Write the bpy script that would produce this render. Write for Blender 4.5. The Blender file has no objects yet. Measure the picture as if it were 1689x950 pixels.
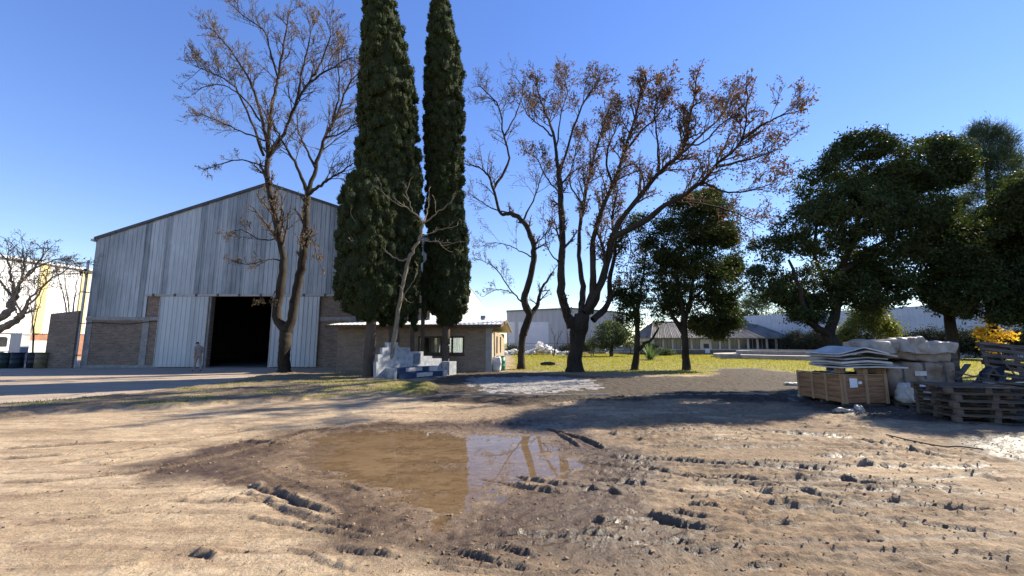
import bpy, math, random
import numpy as np
from mathutils import Vector, Matrix, noise as mnoise

random.seed(7)
RNG = np.random.default_rng(7)
S = bpy.context.scene
COL = S.collection
R = math.radians
PI = math.pi

# ------------------------------------------------------------------ camera, sky, sun, exposure
PITCH, EYE, FPX = R(7.5), 1.65, 684.0
cam_d = bpy.data.cameras.new('camera')
cam_d.sensor_width = 36.0
cam_d.lens = 36.0 * FPX / 1689.0
cam_d.clip_start, cam_d.clip_end = 0.05, 3000
cam = bpy.data.objects.new('camera', cam_d)
cam.location = (0, 0, EYE)
cam.rotation_euler = (R(90) + PITCH, 0, 0)
COL.objects.link(cam)
S.camera = cam

SUN_EL, SUN_AZ = R(33.5), R(63.5)           # azimuth measured from +Y towards +X
W = bpy.data.worlds.new('World')
S.world = W
W.use_nodes = True
wn = W.node_tree
for n in list(wn.nodes):
    wn.nodes.remove(n)
sky = wn.nodes.new('ShaderNodeTexSky')
sky.sky_type = 'NISHITA'
sky.sun_disc = False
sky.sun_elevation = SUN_EL
sky.sun_rotation = SUN_AZ
sky.altitude = 0
sky.air_density = 1.0
sky.dust_density = 0.0
sky.ozone_density = 2.0
bgn = wn.nodes.new('ShaderNodeBackground')
bgn.inputs['Strength'].default_value = 0.15
won = wn.nodes.new('ShaderNodeOutputWorld')
gam = wn.nodes.new('ShaderNodeGamma')
gam.inputs[1].default_value = 0.72
hsv = wn.nodes.new('ShaderNodeHueSaturation')
hsv.inputs['Saturation'].default_value = 1.45
hsv.inputs['Hue'].default_value = 0.522
wn.links.new(sky.outputs[0], gam.inputs[0])
wn.links.new(gam.outputs[0], hsv.inputs['Color'])
wn.links.new(hsv.outputs[0], bgn.inputs[0])
wn.links.new(bgn.outputs[0], won.inputs[0])

sun_d = bpy.data.lights.new('sun', 'SUN')
sun_d.energy = 4.9
sun_d.angle = R(0.53)
sun_d.color = (1.0, 0.90, 0.74)
sun = bpy.data.objects.new('sun', sun_d)
sdir = Vector((math.sin(SUN_AZ) * math.cos(SUN_EL), math.cos(SUN_AZ) * math.cos(SUN_EL), math.sin(SUN_EL)))
sun.rotation_euler = sdir.to_track_quat('Z', 'Y').to_euler()
sun.location = (30, 20, 40)
COL.objects.link(sun)

S.view_settings.view_transform = 'Standard'
S.view_settings.look = 'None'
S.view_settings.gamma = 1.0
S.view_settings.exposure = 1.3
S.cycles.max_bounces = 8
S.cycles.transparent_max_bounces = 12
S.cycles.caustics_reflective = False
S.cycles.caustics_refractive = False

# ------------------------------------------------------------------ measuring helpers
CP, SP = math.cos(PITCH), math.sin(PITCH)

def ray(px, py):
    u, v = (px - 844.5) / FPX, (475.0 - py) / FPX
    return Vector((u, CP - v * SP, SP + v * CP))

def at(px, py, Y):
    d = ray(px, py)
    t = Y / d.y
    return Vector((d.x * t, Y, EYE + d.z * t))

def gnd(px, py, z=0.0):
    d = ray(px, py)
    t = (z - EYE) / d.z
    return Vector((d.x * t, d.y * t, z))

# ------------------------------------------------------------------ object helpers
def tag(o, label=None, cat=None, group=None, kind=None):
    if label: o['label'] = label
    if cat: o['category'] = cat
    if group: o['group'] = group
    if kind: o['kind'] = kind
    return o

def thing(name, label, cat, loc=(0, 0, 0), rotz=0.0, group=None):
    o = bpy.data.objects.new(name, None)
    o.empty_display_size = 0.3
    o.location = loc
    o.rotation_euler = (0, 0, rotz)
    COL.objects.link(o)
    return tag(o, label, cat, group)

class MB:
    """collects vertices and faces of ONE mesh"""
    def __init__(self):
        self.v, self.f, self.m, self.n = [], [], [], 0
        self.s = []
    def add(self, verts, faces, mi=0, smooth=False):
        verts = np.asarray(verts, dtype=np.float64).reshape(-1, 3)
        faces = np.asarray(faces, dtype=np.int64)
        if len(faces) == 0:
            return self
        self.v.append(verts)
        self.f.append(faces + self.n)
        self.m.append(np.full(len(faces), mi, dtype=np.int32))
        self.s.append(np.full(len(faces), smooth, dtype=bool))
        self.n += len(verts)
        return self
    def box(self, x0, x1, y0, y1, z0, z1, mi=0, M=None):
        v = np.array([[x, y, z] for z in (z0, z1) for y in (y0, y1) for x in (x0, x1)], float)
        if M is not None:
            v = np.array([M @ Vector(p) for p in v])
        self.add(v, [[0, 2, 3, 1], [4, 5, 7, 6], [0, 1, 5, 4], [2, 6, 7, 3], [0, 4, 6, 2], [1, 3, 7, 5]], mi)
        return self
    def prism(self, poly, y0, y1, mi=0, M=None):
        """polygon in x,z extruded along y (convex or not: the caps are ngons)"""
        n = len(poly)
        v = [(x, y0, z) for x, z in poly] + [(x, y1, z) for x, z in poly]
        if M is not None:
            v = [M @ Vector(p) for p in v]
        base = self.n
        self.v.append(np.array([tuple(p) for p in v], float))
        self.n += 2 * n
        self.f.append(('ng', [[base + i for i in range(n)], [base + n + i for i in reversed(range(n))]]))
        self.m.append(np.full(2, mi, dtype=np.int32)); self.s.append(np.zeros(2, bool))
        q = [[(i + 1) % n, i, n + i, n + (i + 1) % n] for i in range(n)]
        self.f.append(np.array(q) + base)
        self.m.append(np.full(n, mi, dtype=np.int32)); self.s.append(np.zeros(n, bool))
        return self
    def tube(self, pts, rad, sides=6, mi=0, cap=True):
        v, f = tube_np(pts, rad, sides)
        self.add(v, f, mi, True)
        return self
    def mesh(self, name):
        me = bpy.data.meshes.new(name)
        if not self.v:
            return me
        V = np.concatenate(self.v)
        loops, starts, mats, sm = [], [], [], []
        pos = 0
        for f, m, s in zip(self.f, self.m, self.s):
            if isinstance(f, tuple):
                for q in f[1]:
                    loops.append(np.array(q, dtype=np.int32)); starts.append(np.array([pos], dtype=np.int32)); pos += len(q)
            else:
                k = f.shape[1]
                loops.append(f.reshape(-1).astype(np.int32))
                starts.append((pos + np.arange(len(f)) * k).astype(np.int32)); pos += f.size
            mats.append(m); sm.append(s)
        loops = np.concatenate(loops); starts = np.concatenate(starts)
        me.vertices.add(len(V)); me.vertices.foreach_set('co', V.astype(np.float32).reshape(-1))
        me.loops.add(len(loops)); me.loops.foreach_set('vertex_index', loops)
        me.polygons.add(len(starts)); me.polygons.foreach_set('loop_start', starts)
        me.polygons.foreach_set('material_index', np.concatenate(mats))
        me.polygons.foreach_set('use_smooth', np.concatenate(sm))
        me.update(calc_edges=True)
        me.validate()
        return me

def obj(name, mb, mats, parent=None, world=False):
    me = mb if isinstance(mb, bpy.types.Mesh) else mb.mesh(name)
    if not isinstance(mats, (list, tuple)):
        mats = [mats]
    for m in mats:
        me.materials.append(m)
    o = bpy.data.objects.new(name, me)
    COL.objects.link(o)
    if parent is not None:
        o.parent = parent
        if world:
            top = parent
            off = Vector((0, 0, 0))
            while top is not None:
                off += Vector(top.location); top = top.parent
            o.location = -off
    return o

def tube_np(pts, rad, sides=6):
    P = np.asarray(pts, float)
    n = len(P)
    rad = np.asarray(rad, float) if np.ndim(rad) else np.full(n, float(rad))
    T = np.gradient(P, axis=0)
    T /= (np.linalg.norm(T, axis=1, keepdims=True) + 1e-9)
    up = np.array([0.0, 0, 1]) if abs(T[0, 2]) < 0.9 else np.array([1.0, 0, 0])
    a = np.cross(T[0], up); a /= np.linalg.norm(a) + 1e-9
    ang = np.arange(sides) * 2 * PI / sides
    ca, sa = np.cos(ang)[:, None], np.sin(ang)[:, None]
    V = np.empty((n, sides, 3))
    for i in range(n):
        a = a - T[i] * np.dot(a, T[i])
        a /= np.linalg.norm(a) + 1e-9
        b = np.cross(T[i], a)
        V[i] = P[i] + rad[i] * (ca * a + sa * b)
    idx = np.arange(n * sides).reshape(n, sides)
    q = np.stack([idx[:-1], np.roll(idx[:-1], -1, 1), np.roll(idx[1:], -1, 1), idx[1:]], -1).reshape(-1, 4)
    V = V.reshape(-1, 3)
    return V, q

def copy_tree(o, parent=None):
    c = o.copy()
    COL.objects.link(c)
    if parent is not None:
        c.parent = parent
    for ch in list(o.children):
        copy_tree(ch, c)
    return c

# ------------------------------------------------------------------ numpy noise
def _hash(ix, iy, iz, seed):
    h = (ix * 374761393 + iy * 668265263 + iz * 2147483647 + seed * 1274126177) & 0xffffffff
    h = ((h ^ (h >> 13)) * 1274126177) & 0xffffffff
    h = ((h ^ (h >> 16)) * 2246822519) & 0xffffffff
    h = h ^ (h >> 15)
    return (h & 0xffffff) / float(0xffffff)

def vnoise(x, y, seed=0):
    xi, yi = np.floor(x).astype(np.int64), np.floor(y).astype(np.int64)
    fx, fy = x - xi, y - yi
    fx, fy = fx * fx * (3 - 2 * fx), fy * fy * (3 - 2 * fy)
    z = np.zeros_like(xi)
    a, b = _hash(xi, yi, z, seed), _hash(xi + 1, yi, z, seed)
    c, d = _hash(xi, yi + 1, z, seed), _hash(xi + 1, yi + 1, z, seed)
    return (a * (1 - fx) + b * fx) * (1 - fy) + (c * (1 - fx) + d * fx) * fy

def fbm(x, y, seed=0, octv=4, gain=0.5):
    s, a, t = 0.0, 1.0, 0.0
    for i in range(octv):
        s = s + a * (vnoise(x * 2 ** i, y * 2 ** i, seed + i * 17) * 2 - 1); t += a; a *= gain
    return s / t

def smooth(a, b, x):
    t = np.clip((x - a) / (b - a), 0, 1)
    return t * t * (3 - 2 * t)

def sdf_poly(x, y, poly):
    """signed distance, positive inside"""
    d = np.full(x.shape, 1e9); ins = np.zeros(x.shape, bool)
    n = len(poly)
    for i in range(n):
        ax, ay = poly[i]; bx, by = poly[(i + 1) % n]
        ex, ey = bx - ax, by - ay
        t = np.clip(((x - ax) * ex + (y - ay) * ey) / (ex * ex + ey * ey + 1e-12), 0, 1)
        d = np.minimum(d, np.hypot(x - ax - t * ex, y - ay - t * ey))
        c = (ay > y) != (by > y)
        xi = ax + (y - ay) * ex / (ey if abs(ey) > 1e-9 else 1e-9)
        ins ^= c & (x < xi)
    return np.where(ins, d, -d)

def seg_field(x, y, pts):
    """distance to a polyline, side sign and parameter"""
    d = np.full(x.shape, 1e9); sd = np.zeros(x.shape); par = np.zeros(x.shape)
    L = 0.0
    for (ax, ay), (bx, by) in zip(pts[:-1], pts[1:]):
        ex, ey = bx - ax, by - ay
        l = math.hypot(ex, ey)
        t = np.clip(((x - ax) * ex + (y - ay) * ey) / (l * l + 1e-12), 0, 1)
        dd = np.hypot(x - ax - t * ex, y - ay - t * ey)
        s = np.sign((x - ax) * ey - (y - ay) * ex)
        k = dd < d
        d = np.where(k, dd, d); sd = np.where(k, s, sd); par = np.where(k, L + t * l, par)
        L += l
    return d, sd, par, L

# ------------------------------------------------------------------ materials
class NT:
    def __init__(self, name):
        self.m = bpy.data.materials.new(name)
        self.m.use_nodes = True
        self.t = self.m.node_tree
        self.t.nodes.clear()
        self.out = self.t.nodes.new('ShaderNodeOutputMaterial')
    def n(self, kind, **kw):
        nd = self.t.nodes.new(kind)
        for k, v in kw.items():
            setattr(nd, k, v)
        return nd
    def link(self, a, b):
        self.t.links.new(a, b)
    def val(self, sock, v):
        if isinstance(v, bpy.types.NodeSocket):
            self.link(v, sock)
        else:
            sock.default_value = v
    def coord(self, kind='Object', scale=(1, 1, 1), loc=(0, 0, 0)):
        if kind == 'World':
            s = self.n('ShaderNodeNewGeometry').outputs['Position']
        else:
            s = self.n('ShaderNodeTexCoord').outputs[kind]
        mp = self.n('ShaderNodeMapping')
        mp.inputs['Scale'].default_value = scale
        mp.inputs['Location'].default_value = loc
        self.link(s, mp.inputs['Vector'])
        return mp.outputs[0]
    def noise(self, vec, scale, detail=5, rough=0.6, dist=0.0):
        nd = self.n('ShaderNodeTexNoise')
        self.link(vec, nd.inputs['Vector'])
        nd.inputs['Scale'].default_value = scale
        nd.inputs['Detail'].default_value = detail
        nd.inputs['Roughness'].default_value = rough
        nd.inputs['Distortion'].default_value = dist
        return nd.outputs['Fac']
    def ramp(self, fac, stops, interp='LINEAR'):
        nd = self.n('ShaderNodeValToRGB')
        cr = nd.color_ramp
        cr.interpolation = interp
        while len(cr.elements) < len(stops):
            cr.elements.new(0.5)
        for e, (p, c) in zip(cr.elements, stops):
            e.position = p
            e.color = (*c, 1) if len(c) == 3 else c
        self.val(nd.inputs[0], fac)
        return nd.outputs[0]
    def mix(self, fac, a, b, mode='MIX'):
        nd = self.n('ShaderNodeMix', data_type='RGBA', blend_type=mode)
        self.val(nd.inputs[0], fac)
        for s, v in ((nd.inputs[6], a), (nd.inputs[7], b)):
            if isinstance(v, bpy.types.NodeSocket):
                self.link(v, s)
            else:
                s.default_value = (*v, 1) if len(v) == 3 else v
        return nd.outputs[2]
    def math(self, op, a, b=0.0, clamp=False):
        nd = self.n('ShaderNodeMath', operation=op, use_clamp=clamp)
        self.val(nd.inputs[0], a); self.val(nd.inputs[1], b)
        return nd.outputs[0]
    def bump(self, h, strength=0.3, dist=0.02, normal=None):
        nd = self.n('ShaderNodeBump')
        nd.inputs['Strength'].default_value = strength
        nd.inputs['Distance'].default_value = dist
        self.link(h, nd.inputs['Height'])
        if normal is not None:
            self.link(normal, nd.inputs['Normal'])
        return nd.outputs[0]
    def principled(self, col, rough=0.8, metal=0.0, normal=None, spec=0.3):
        b = self.n('ShaderNodeBsdfPrincipled')
        if isinstance(col, bpy.types.NodeSocket):
            self.link(col, b.inputs['Base Color'])
        else:
            b.inputs['Base Color'].default_value = (*col, 1)
        self.val(b.inputs['Roughness'], rough)
        self.val(b.inputs['Metallic'], metal)
        b.inputs['Specular IOR Level'].default_value = spec
        if normal is not None:
            self.link(normal, b.inputs['Normal'])
        self.link(b.outputs[0], self.out.inputs[0])
        return b

def pbr(name, c1, c2, scale=3.0, rough=0.8, metal=0.0, bump=0.2, bscale=None, stretch=(1, 1, 1), coord='Object', bdist=0.01, spec=0.3, lo=0.35, hi=0.65):
    t = NT(name)
    v = t.coord(coord, stretch)
    f = t.noise(v, scale, 8, 0.65)
    c = t.ramp(f, [(lo, c1), (hi, c2)])
    h = t.noise(v, bscale or scale * 6, 6, 0.6)
    t.principled(c, rough, metal, t.bump(h, bump, bdist), spec)
    return t.m

def brick_mat(name, axis, c1, c2, mortar, bw=0.30, bh=0.11, msize=0.016):
    t = NT(name)
    co = t.n('ShaderNodeTexCoord').outputs['Object']
    sep = t.n('ShaderNodeSeparateXYZ'); t.link(co, sep.inputs[0])
    cmb = t.n('ShaderNodeCombineXYZ')
    t.link(sep.outputs[axis], cmb.inputs[0]); t.link(sep.outputs[2], cmb.inputs[1])
    br = t.n('ShaderNodeTexBrick')
    t.link(cmb.outputs[0], br.inputs['Vector'])
    br.inputs['Scale'].default_value = 1.0
    br.inputs['Brick Width'].default_value = bw
    br.inputs['Row Height'].default_value = bh
    br.inputs['Mortar Size'].default_value = msize
    br.inputs['Mortar Smooth'].default_value = 0.3
    br.inputs['Bias'].default_value = -0.1
    br.inputs['Color1'].default_value = (*c1, 1)
    br.inputs['Color2'].default_value = (*c2, 1)
    br.inputs['Mortar'].default_value = (*mortar, 1)
    v = t.coord('Object')
    f = t.noise(v, 1.3, 6, 0.7)
    f2 = t.noise(v, 14.0, 4, 0.6)
    c = t.mix(t.ramp(f, [(0.35, (0, 0, 0)), (0.75, (1, 1, 1))]), br.outputs['Color'], t.mix(0.5, br.outputs['Color'], (0.09, 0.075, 0.06)))
    c = t.mix(0.5, c, t.ramp(f2, [(0.3, (0.45, 0.42, 0.4)), (0.7, (1.25, 1.2, 1.15))]), 'MULTIPLY')
    inv = t.math('SUBTRACT', 1.0, br.outputs['Fac'])
    hh = t.math('ADD', inv, t.math('MULTIPLY', f2, 0.5))
    t.principled(c, 0.92, 0, t.bump(hh, 0.6, 0.012), 0.2)
    return t.m

def leaf_mat(name, cols, transl=0.35, tcol=None, rough=0.55, patch=None, pscale=0.5):
    """thin leaves: colour varies from leaf to leaf, and a part of the light passes through"""
    t = NT(name)
    g = t.n('ShaderNodeNewGeometry')
    stops = [(i / max(1, len(cols) - 1), c) for i, c in enumerate(cols)]
    c = t.ramp(g.outputs['Random Per Island'], stops)
    if patch:
        f = t.noise(t.coord('World'), pscale, 3, 0.5)
        c = t.mix(t.ramp(f, [(0.45, (0, 0, 0)), (0.6, (1, 1, 1))]), c, t.mix(0.65, c, patch))
    b = t.n('ShaderNodeBsdfPrincipled')
    t.link(c, b.inputs['Base Color'])
    b.inputs['Roughness'].default_value = rough
    b.inputs['Specular IOR Level'].default_value = 0.12
    tr = t.n('ShaderNodeBsdfTranslucent')
    tc = t.mix(1.0, c, tcol or (1.5, 1.6, 0.8), 'MULTIPLY')
    t.link(tc, tr.inputs[0])
    mx = t.n('ShaderNodeMixShader')
    mx.inputs[0].default_value = transl
    t.link(b.outputs[0], mx.inputs[1]); t.link(tr.outputs[0], mx.inputs[2])
    t.link(mx.outputs[0], t.out.inputs[0])
    return t.m

def bark_mat(name, c1, c2, vs=(6, 6, 1.2), bump=0.8):
    t = NT(name)
    v = t.coord('World', vs)
    f = t.noise(v, 3.0, 8, 0.7, 0.6)
    f2 = t.noise(t.coord('World'), 0.9, 4, 0.6)
    c = t.ramp(f, [(0.3, c1), (0.7, c2)])
    c = t.mix(t.ramp(f2, [(0.4, (0, 0, 0)), (0.7, (0.6, 0.6, 0.6))]), c, t.mix(0.5, c, (0.10, 0.10, 0.075)))
    t.principled(c, 0.95, 0, t.bump(f, bump, 0.03), 0.15)
    return t.m

def sheet_metal(name, c1, c2, sheet=0.47, metal=0.35, rough=0.5, axis=0, streak=(5, 5, 0.35), rust=0.0):
    """galvanised sheeting: every sheet slightly different, long vertical weather streaks"""
    t = NT(name)
    co = t.n('ShaderNodeTexCoord').outputs['Object']
    sep = t.n('ShaderNodeSeparateXYZ'); t.link(co, sep.inputs[0])
    fl = t.math('FLOOR', t.math('DIVIDE', sep.outputs[axis], sheet))
    wn_ = t.n('ShaderNodeTexWhiteNoise', noise_dimensions='2D')
    cmb = t.n('ShaderNodeCombineXYZ'); t.link(fl, cmb.inputs[0])
    t.link(cmb.outputs[0], wn_.inputs['Vector'])
    v = t.coord('Object', streak)
    f = t.noise(v, 1.6, 8, 0.7)
    f3 = t.noise(t.coord('Object', (1, 1, 0.6)), 0.7, 5, 0.6)
    k = t.math('ADD', t.math('MULTIPLY', f, 0.42), t.math('ADD', t.math('MULTIPLY', wn_.outputs['Value'], 0.17), t.math('ADD', t.math('MULTIPLY', f3, 0.25), t.math('MULTIPLY', t.noise(t.coord('Object', (9, 9, 0.35)), 1.7, 6, 0.75), 0.28))))
    c = t.ramp(k, [(0.40, c1), (0.76, c2)])
    if rust:
        fr = t.noise(t.coord('Object', (2, 2, 0.5)), 2.2, 8, 0.7)
        c = t.mix(t.ramp(fr, [(0.62, (0, 0, 0)), (0.78, (rust, rust, rust))]), c, (0.16, 0.085, 0.045))
    fb = t.noise(t.coord('Object'), 30, 4, 0.6)
    t.principled(c, t.ramp(f, [(0.3, (rough - .1,) * 3), (0.7, (rough + .15,) * 3)]), metal, t.bump(fb, 0.15, 0.004), 0.4)
    return t.m

M = {}
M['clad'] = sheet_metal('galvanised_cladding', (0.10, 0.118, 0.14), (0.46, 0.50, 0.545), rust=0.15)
M['door'] = sheet_metal('galvanised_door_sheet', (0.27, 0.295, 0.32), (0.48, 0.515, 0.545), streak=(7, 7, 0.25), rust=0.35)
M['roofmetal'] = sheet_metal('pale_roof_sheet', (0.30, 0.31, 0.31), (0.52, 0.52, 0.51), metal=0.1, rough=0.45)
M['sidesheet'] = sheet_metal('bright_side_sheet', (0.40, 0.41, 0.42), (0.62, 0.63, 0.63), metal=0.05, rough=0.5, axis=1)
M['brickx'] = brick_mat('common_brick_x', 0, (0.30, 0.215, 0.155), (0.17, 0.12, 0.088), (0.29, 0.26, 0.22))
M['bricklit'] = brick_mat('sunlit_brick_y', 1, (0.42, 0.34, 0.24), (0.36, 0.28, 0.19), (0.40, 0.35, 0.27))  # house brick made lighter and yellower: sunlight on the gable put into its colour
M['bricklit2'] = brick_mat('hangar_brick_y', 1, (0.30, 0.215, 0.155), (0.20, 0.145, 0.105), (0.25, 0.22, 0.18))
M['brickhouse'] = brick_mat('house_brick_x', 0, (0.33, 0.255, 0.19), (0.25, 0.185, 0.135), (0.27, 0.24, 0.20), bw=0.32, bh=0.11)
M['brickred'] = brick_mat('red_brick', 1, (0.42, 0.19, 0.11), (0.34, 0.14, 0.08), (0.33, 0.25, 0.2))
M['pooledge'] = pbr('sandy_pool_edge', (0.36, 0.31, 0.25), (0.50, 0.44, 0.36), 1.5, 0.9, bump=0.3, bscale=20)
M['concrete'] = pbr('weathered_concrete', (0.20, 0.195, 0.18), (0.34, 0.33, 0.31), 2.5, 0.9, bump=0.4, bscale=30)
M['render'] = pbr('grey_render', (0.27, 0.26, 0.24), (0.36, 0.35, 0.32), 2.0, 0.9, bump=0.3, bscale=30)
M['darkmetal'] = pbr('dark_iron', (0.04, 0.04, 0.045), (0.08, 0.08, 0.085), 5, 0.5, 0.5, 0.2)
M['rail'] = pbr('grey_rail', (0.28, 0.26, 0.24), (0.42, 0.40, 0.37), 3, 0.6, 0.2, 0.2, stretch=(.4, 1, 3))
M['pipe'] = pbr('pvc_downpipe', (0.42, 0.43, 0.43), (0.56, 0.57, 0.57), 4, 0.5, 0, 0.1)
M['darkwood'] = pbr('dark_stained_wood', (0.035, 0.022, 0.015), (0.07, 0.045, 0.03), 6, 0.5, 0, 0.3, stretch=(4, 4, .6))
M['fascia'] = pbr('weathered_fascia', (0.07, 0.05, 0.035), (0.14, 0.10, 0.07), 4, 0.8, 0, 0.3, stretch=(.5, .5, 4))
M['interior'] = pbr('dark_interior', (0.06, 0.055, 0.05), (0.10, 0.095, 0.09), 1.5, 0.95, 0, 0.2)  # one dark tone for the shed's inner walls and floor
M['whitewash'] = pbr('peeling_whitewash', (0.17, 0.18, 0.195), (0.42, 0.43, 0.44), 3.5, 0.85, 0, 0.6, bscale=14, bdist=0.02, lo=.3, hi=.6)
M['bluepaint'] = pbr('blue_painted_brick', (0.012, 0.027, 0.07), (0.03, 0.06, 0.125), 5, 0.7, 0, 0.4)
M['whitepaint'] = pbr('old_white_paint', (0.33, 0.31, 0.30), (0.52, 0.50, 0.49), 5, 0.7, 0, 0.4)
M['plaque'] = pbr('slate_plaque', (0.11, 0.13, 0.16), (0.17, 0.19, 0.225), 6, 0.5, 0, 0.15)
M['bark'] = bark_mat('grey_bark', (0.008, 0.0065, 0.0055), (0.055, 0.043, 0.033), (7, 7, 1.4), 1.0)
M['barkcyp'] = bark_mat('cypress_bark', (0.035, 0.027, 0.022), (0.15, 0.115, 0.09), (9, 9, 0.7), 1.0)
M['barkpale'] = bark_mat('pale_bark', (0.11, 0.095, 0.075), (0.27, 0.235, 0.18), (5, 5, 1.5), 0.5)
M['twig'] = pbr('twig_bark', (0.045, 0.034, 0.026), (0.14, 0.105, 0.075), 2, 0.9, 0, 0.0, coord='World')
M['twigpale'] = pbr('pale_twig_bark', (0.17, 0.145, 0.11), (0.32, 0.27, 0.20), 2, 0.9, 0, 0.0, coord='World')
M['drybrown'] = leaf_mat('dry_brown_leaf', [(0.085, 0.055, 0.034), (0.145, 0.09, 0.054), (0.20, 0.13, 0.08), (0.115, 0.078, 0.05)], 0.3, (1.3, 1.1, 0.8), 0.7)
M['drytan'] = leaf_mat('dry_tan_seed', [(0.17, 0.12, 0.065), (0.28, 0.20, 0.11), (0.10, 0.07, 0.04)], 0.3, (1.2, 1.1, 0.9), 0.7)
M['cypress'] = leaf_mat('cypress_leaf', [(0.018, 0.027, 0.010), (0.035, 0.048, 0.016), (0.072, 0.092, 0.030), (0.026, 0.037, 0.013)], 0.10, (1.3, 1.5, 0.7), 0.7)
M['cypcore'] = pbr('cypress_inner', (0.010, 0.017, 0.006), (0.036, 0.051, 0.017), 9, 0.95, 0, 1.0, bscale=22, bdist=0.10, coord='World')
M['evergreen'] = leaf_mat('dark_evergreen_leaf', [(0.020, 0.036, 0.015), (0.032, 0.052, 0.020), (0.055, 0.075, 0.025), (0.026, 0.044, 0.017)], 0.2, (1.8, 1.8, 0.6), 0.62, (0.055, 0.066, 0.024), 0.45)
M['evergreen2'] = leaf_mat('olive_evergreen_leaf', [(0.03, 0.05, 0.015), (0.06, 0.08, 0.02), (0.10, 0.11, 0.025), (0.04, 0.06, 0.018)], 0.33, (1.9, 1.8, 0.5), 0.45)
M['olive'] = leaf_mat('olive_bush_leaf', [(0.08, 0.10, 0.025), (0.13, 0.15, 0.04), (0.17, 0.17, 0.05)], 0.35, (1.5, 1.5, 0.6), 0.5)
M['greygreen'] = leaf_mat('grey_green_leaf', [(0.05, 0.07, 0.035), (0.08, 0.10, 0.05), (0.10, 0.12, 0.06)], 0.25, (1.4, 1.5, 0.7), 0.6)
M['pine'] = leaf_mat('casuarina_needle', [(0.035, 0.055, 0.03), (0.055, 0.08, 0.04), (0.08, 0.10, 0.05)], 0.2, (1.4, 1.5, 0.7), 0.6)
M['yellow'] = leaf_mat('yellow_leaf', [(0.60, 0.40, 0.05), (0.70, 0.50, 0.08), (0.50, 0.36, 0.06), (0.38, 0.30, 0.07)], 0.55, (1.4, 1.2, 0.5), 0.55)
M['grass'] = leaf_mat('grass_blade', [(0.19, 0.21, 0.03), (0.28, 0.28, 0.045), (0.36, 0.32, 0.075), (0.22, 0.24, 0.035)], 0.45, (1.4, 1.35, 0.6), 0.6, (0.26, 0.21, 0.09), 0.6)
M['drygrass'] = leaf_mat('verge_grass_blade', [(0.06, 0.10, 0.02), (0.14, 0.14, 0.045), (0.26, 0.20, 0.10), (0.34, 0.26, 0.15), (0.28, 0.2, 0.11)], 0.35, (1.3, 1.3, 0.7), 0.65)
M['litter'] = leaf_mat('fallen_leaf', [(0.07, 0.04, 0.022), (0.15, 0.088, 0.045), (0.24, 0.155, 0.085), (0.42, 0.33, 0.22)], 0.15, (1.2, 1.1, 0.9), 0.7)
M['agave'] = leaf_mat('agave_leaf', [(0.10, 0.15, 0.07), (0.16, 0.21, 0.10)], 0.2, (1.3, 1.4, 0.7), 0.5)
M['white'] = pbr('white_sheeting', (0.52, 0.52, 0.51), (0.66, 0.66, 0.65), 2, 0.6, 0, 0.1, stretch=(6, 6, .3))
M['yellowsheet'] = pbr('yellowed_translucent_sheet', (0.50, 0.40, 0.17), (0.62, 0.52, 0.26), 2, 0.6, 0, 0.1)
M['greensheet'] = pbr('pale_green_paint', (0.46, 0.52, 0.44), (0.58, 0.63, 0.54), 2, 0.7, 0, 0.2)
M['greywall'] = pbr('grey_panel_wall', (0.30, 0.32, 0.34), (0.40, 0.42, 0.44), 0.5, 0.7, 0.1, 0.1, stretch=(3, 3, .3))
M['greypale'] = pbr('pale_panel', (0.48, 0.52, 0.58), (0.56, 0.60, 0.65), 0.6, 0.7, 0, 0.1)
M['fibre'] = pbr('fibre_cement_roof', (0.085, 0.08, 0.07), (0.20, 0.185, 0.165), 1.2, 0.9, 0, 0.3, stretch=(1, .4, .4))
M['cream'] = pbr('cream_paint', (0.52, 0.48, 0.42), (0.62, 0.58, 0.51), 1.5, 0.8, 0, 0.2)
M['cratewood'] = pbr('raw_crate_wood', (0.17, 0.085, 0.04), (0.36, 0.20, 0.10), 2.2, 0.75, 0, 0.35, bscale=8, stretch=(1, 1, 9))
M['batten'] = pbr('crate_batten_wood', (0.25, 0.15, 0.08), (0.42, 0.28, 0.16), 3, 0.8, 0, 0.3, stretch=(6, 6, .8))
M['palletwood'] = pbr('grey_pallet_wood', (0.045, 0.036, 0.029), (0.155, 0.122, 0.094), 3.0, 0.85, 0, 0.4, stretch=(.7, 5, 5))
M['oldwood'] = pbr('rotten_dark_wood', (0.045, 0.04, 0.035), (0.14, 0.12, 0.10), 3.0, 0.9, 0, 0.4, stretch=(.7, 5, 5))
M['paper'] = pbr('white_paper', (0.72, 0.72, 0.72), (0.8, 0.8, 0.8), 3, 0.7, 0, 0.05)
M['panelmetal'] = pbr('painted_metal_panel', (0.38, 0.38, 0.36), (0.62, 0.61, 0.58), 2.4, 0.5, 0.1, 0.15)
M['panelmetal2'] = pbr('dented_grey_panel', (0.25, 0.26, 0.26), (0.45, 0.45, 0.44), 2.4, 0.45, 0.2, 0.15)
M['blackrubber'] = pbr('black_rubber', (0.012, 0.012, 0.013), (0.03, 0.03, 0.03), 4, 0.5, 0, 0.2)
M['blackplastic'] = pbr('black_plastic', (0.012, 0.013, 0.016), (0.03, 0.03, 0.035), 3, 0.35, 0, 0.4, bscale=6, bdist=.03)
M['balewrap'] = pbr('brown_bale_wrap', (0.15, 0.11, 0.08), (0.29, 0.225, 0.175), 2.2, 0.5, 0, 0.6, bscale=7, bdist=0.03)
M['tarp'] = pbr('grey_beige_tarpaulin', (0.25, 0.22, 0.19), (0.45, 0.40, 0.35), 2.0, 0.55, 0, 0.5, bscale=6, bdist=0.03)
M['bluefilm'] = pbr('blue_grey_film', (0.16, 0.22, 0.30), (0.45, 0.50, 0.56), 5.0, 0.35, 0, 0.5)
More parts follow.
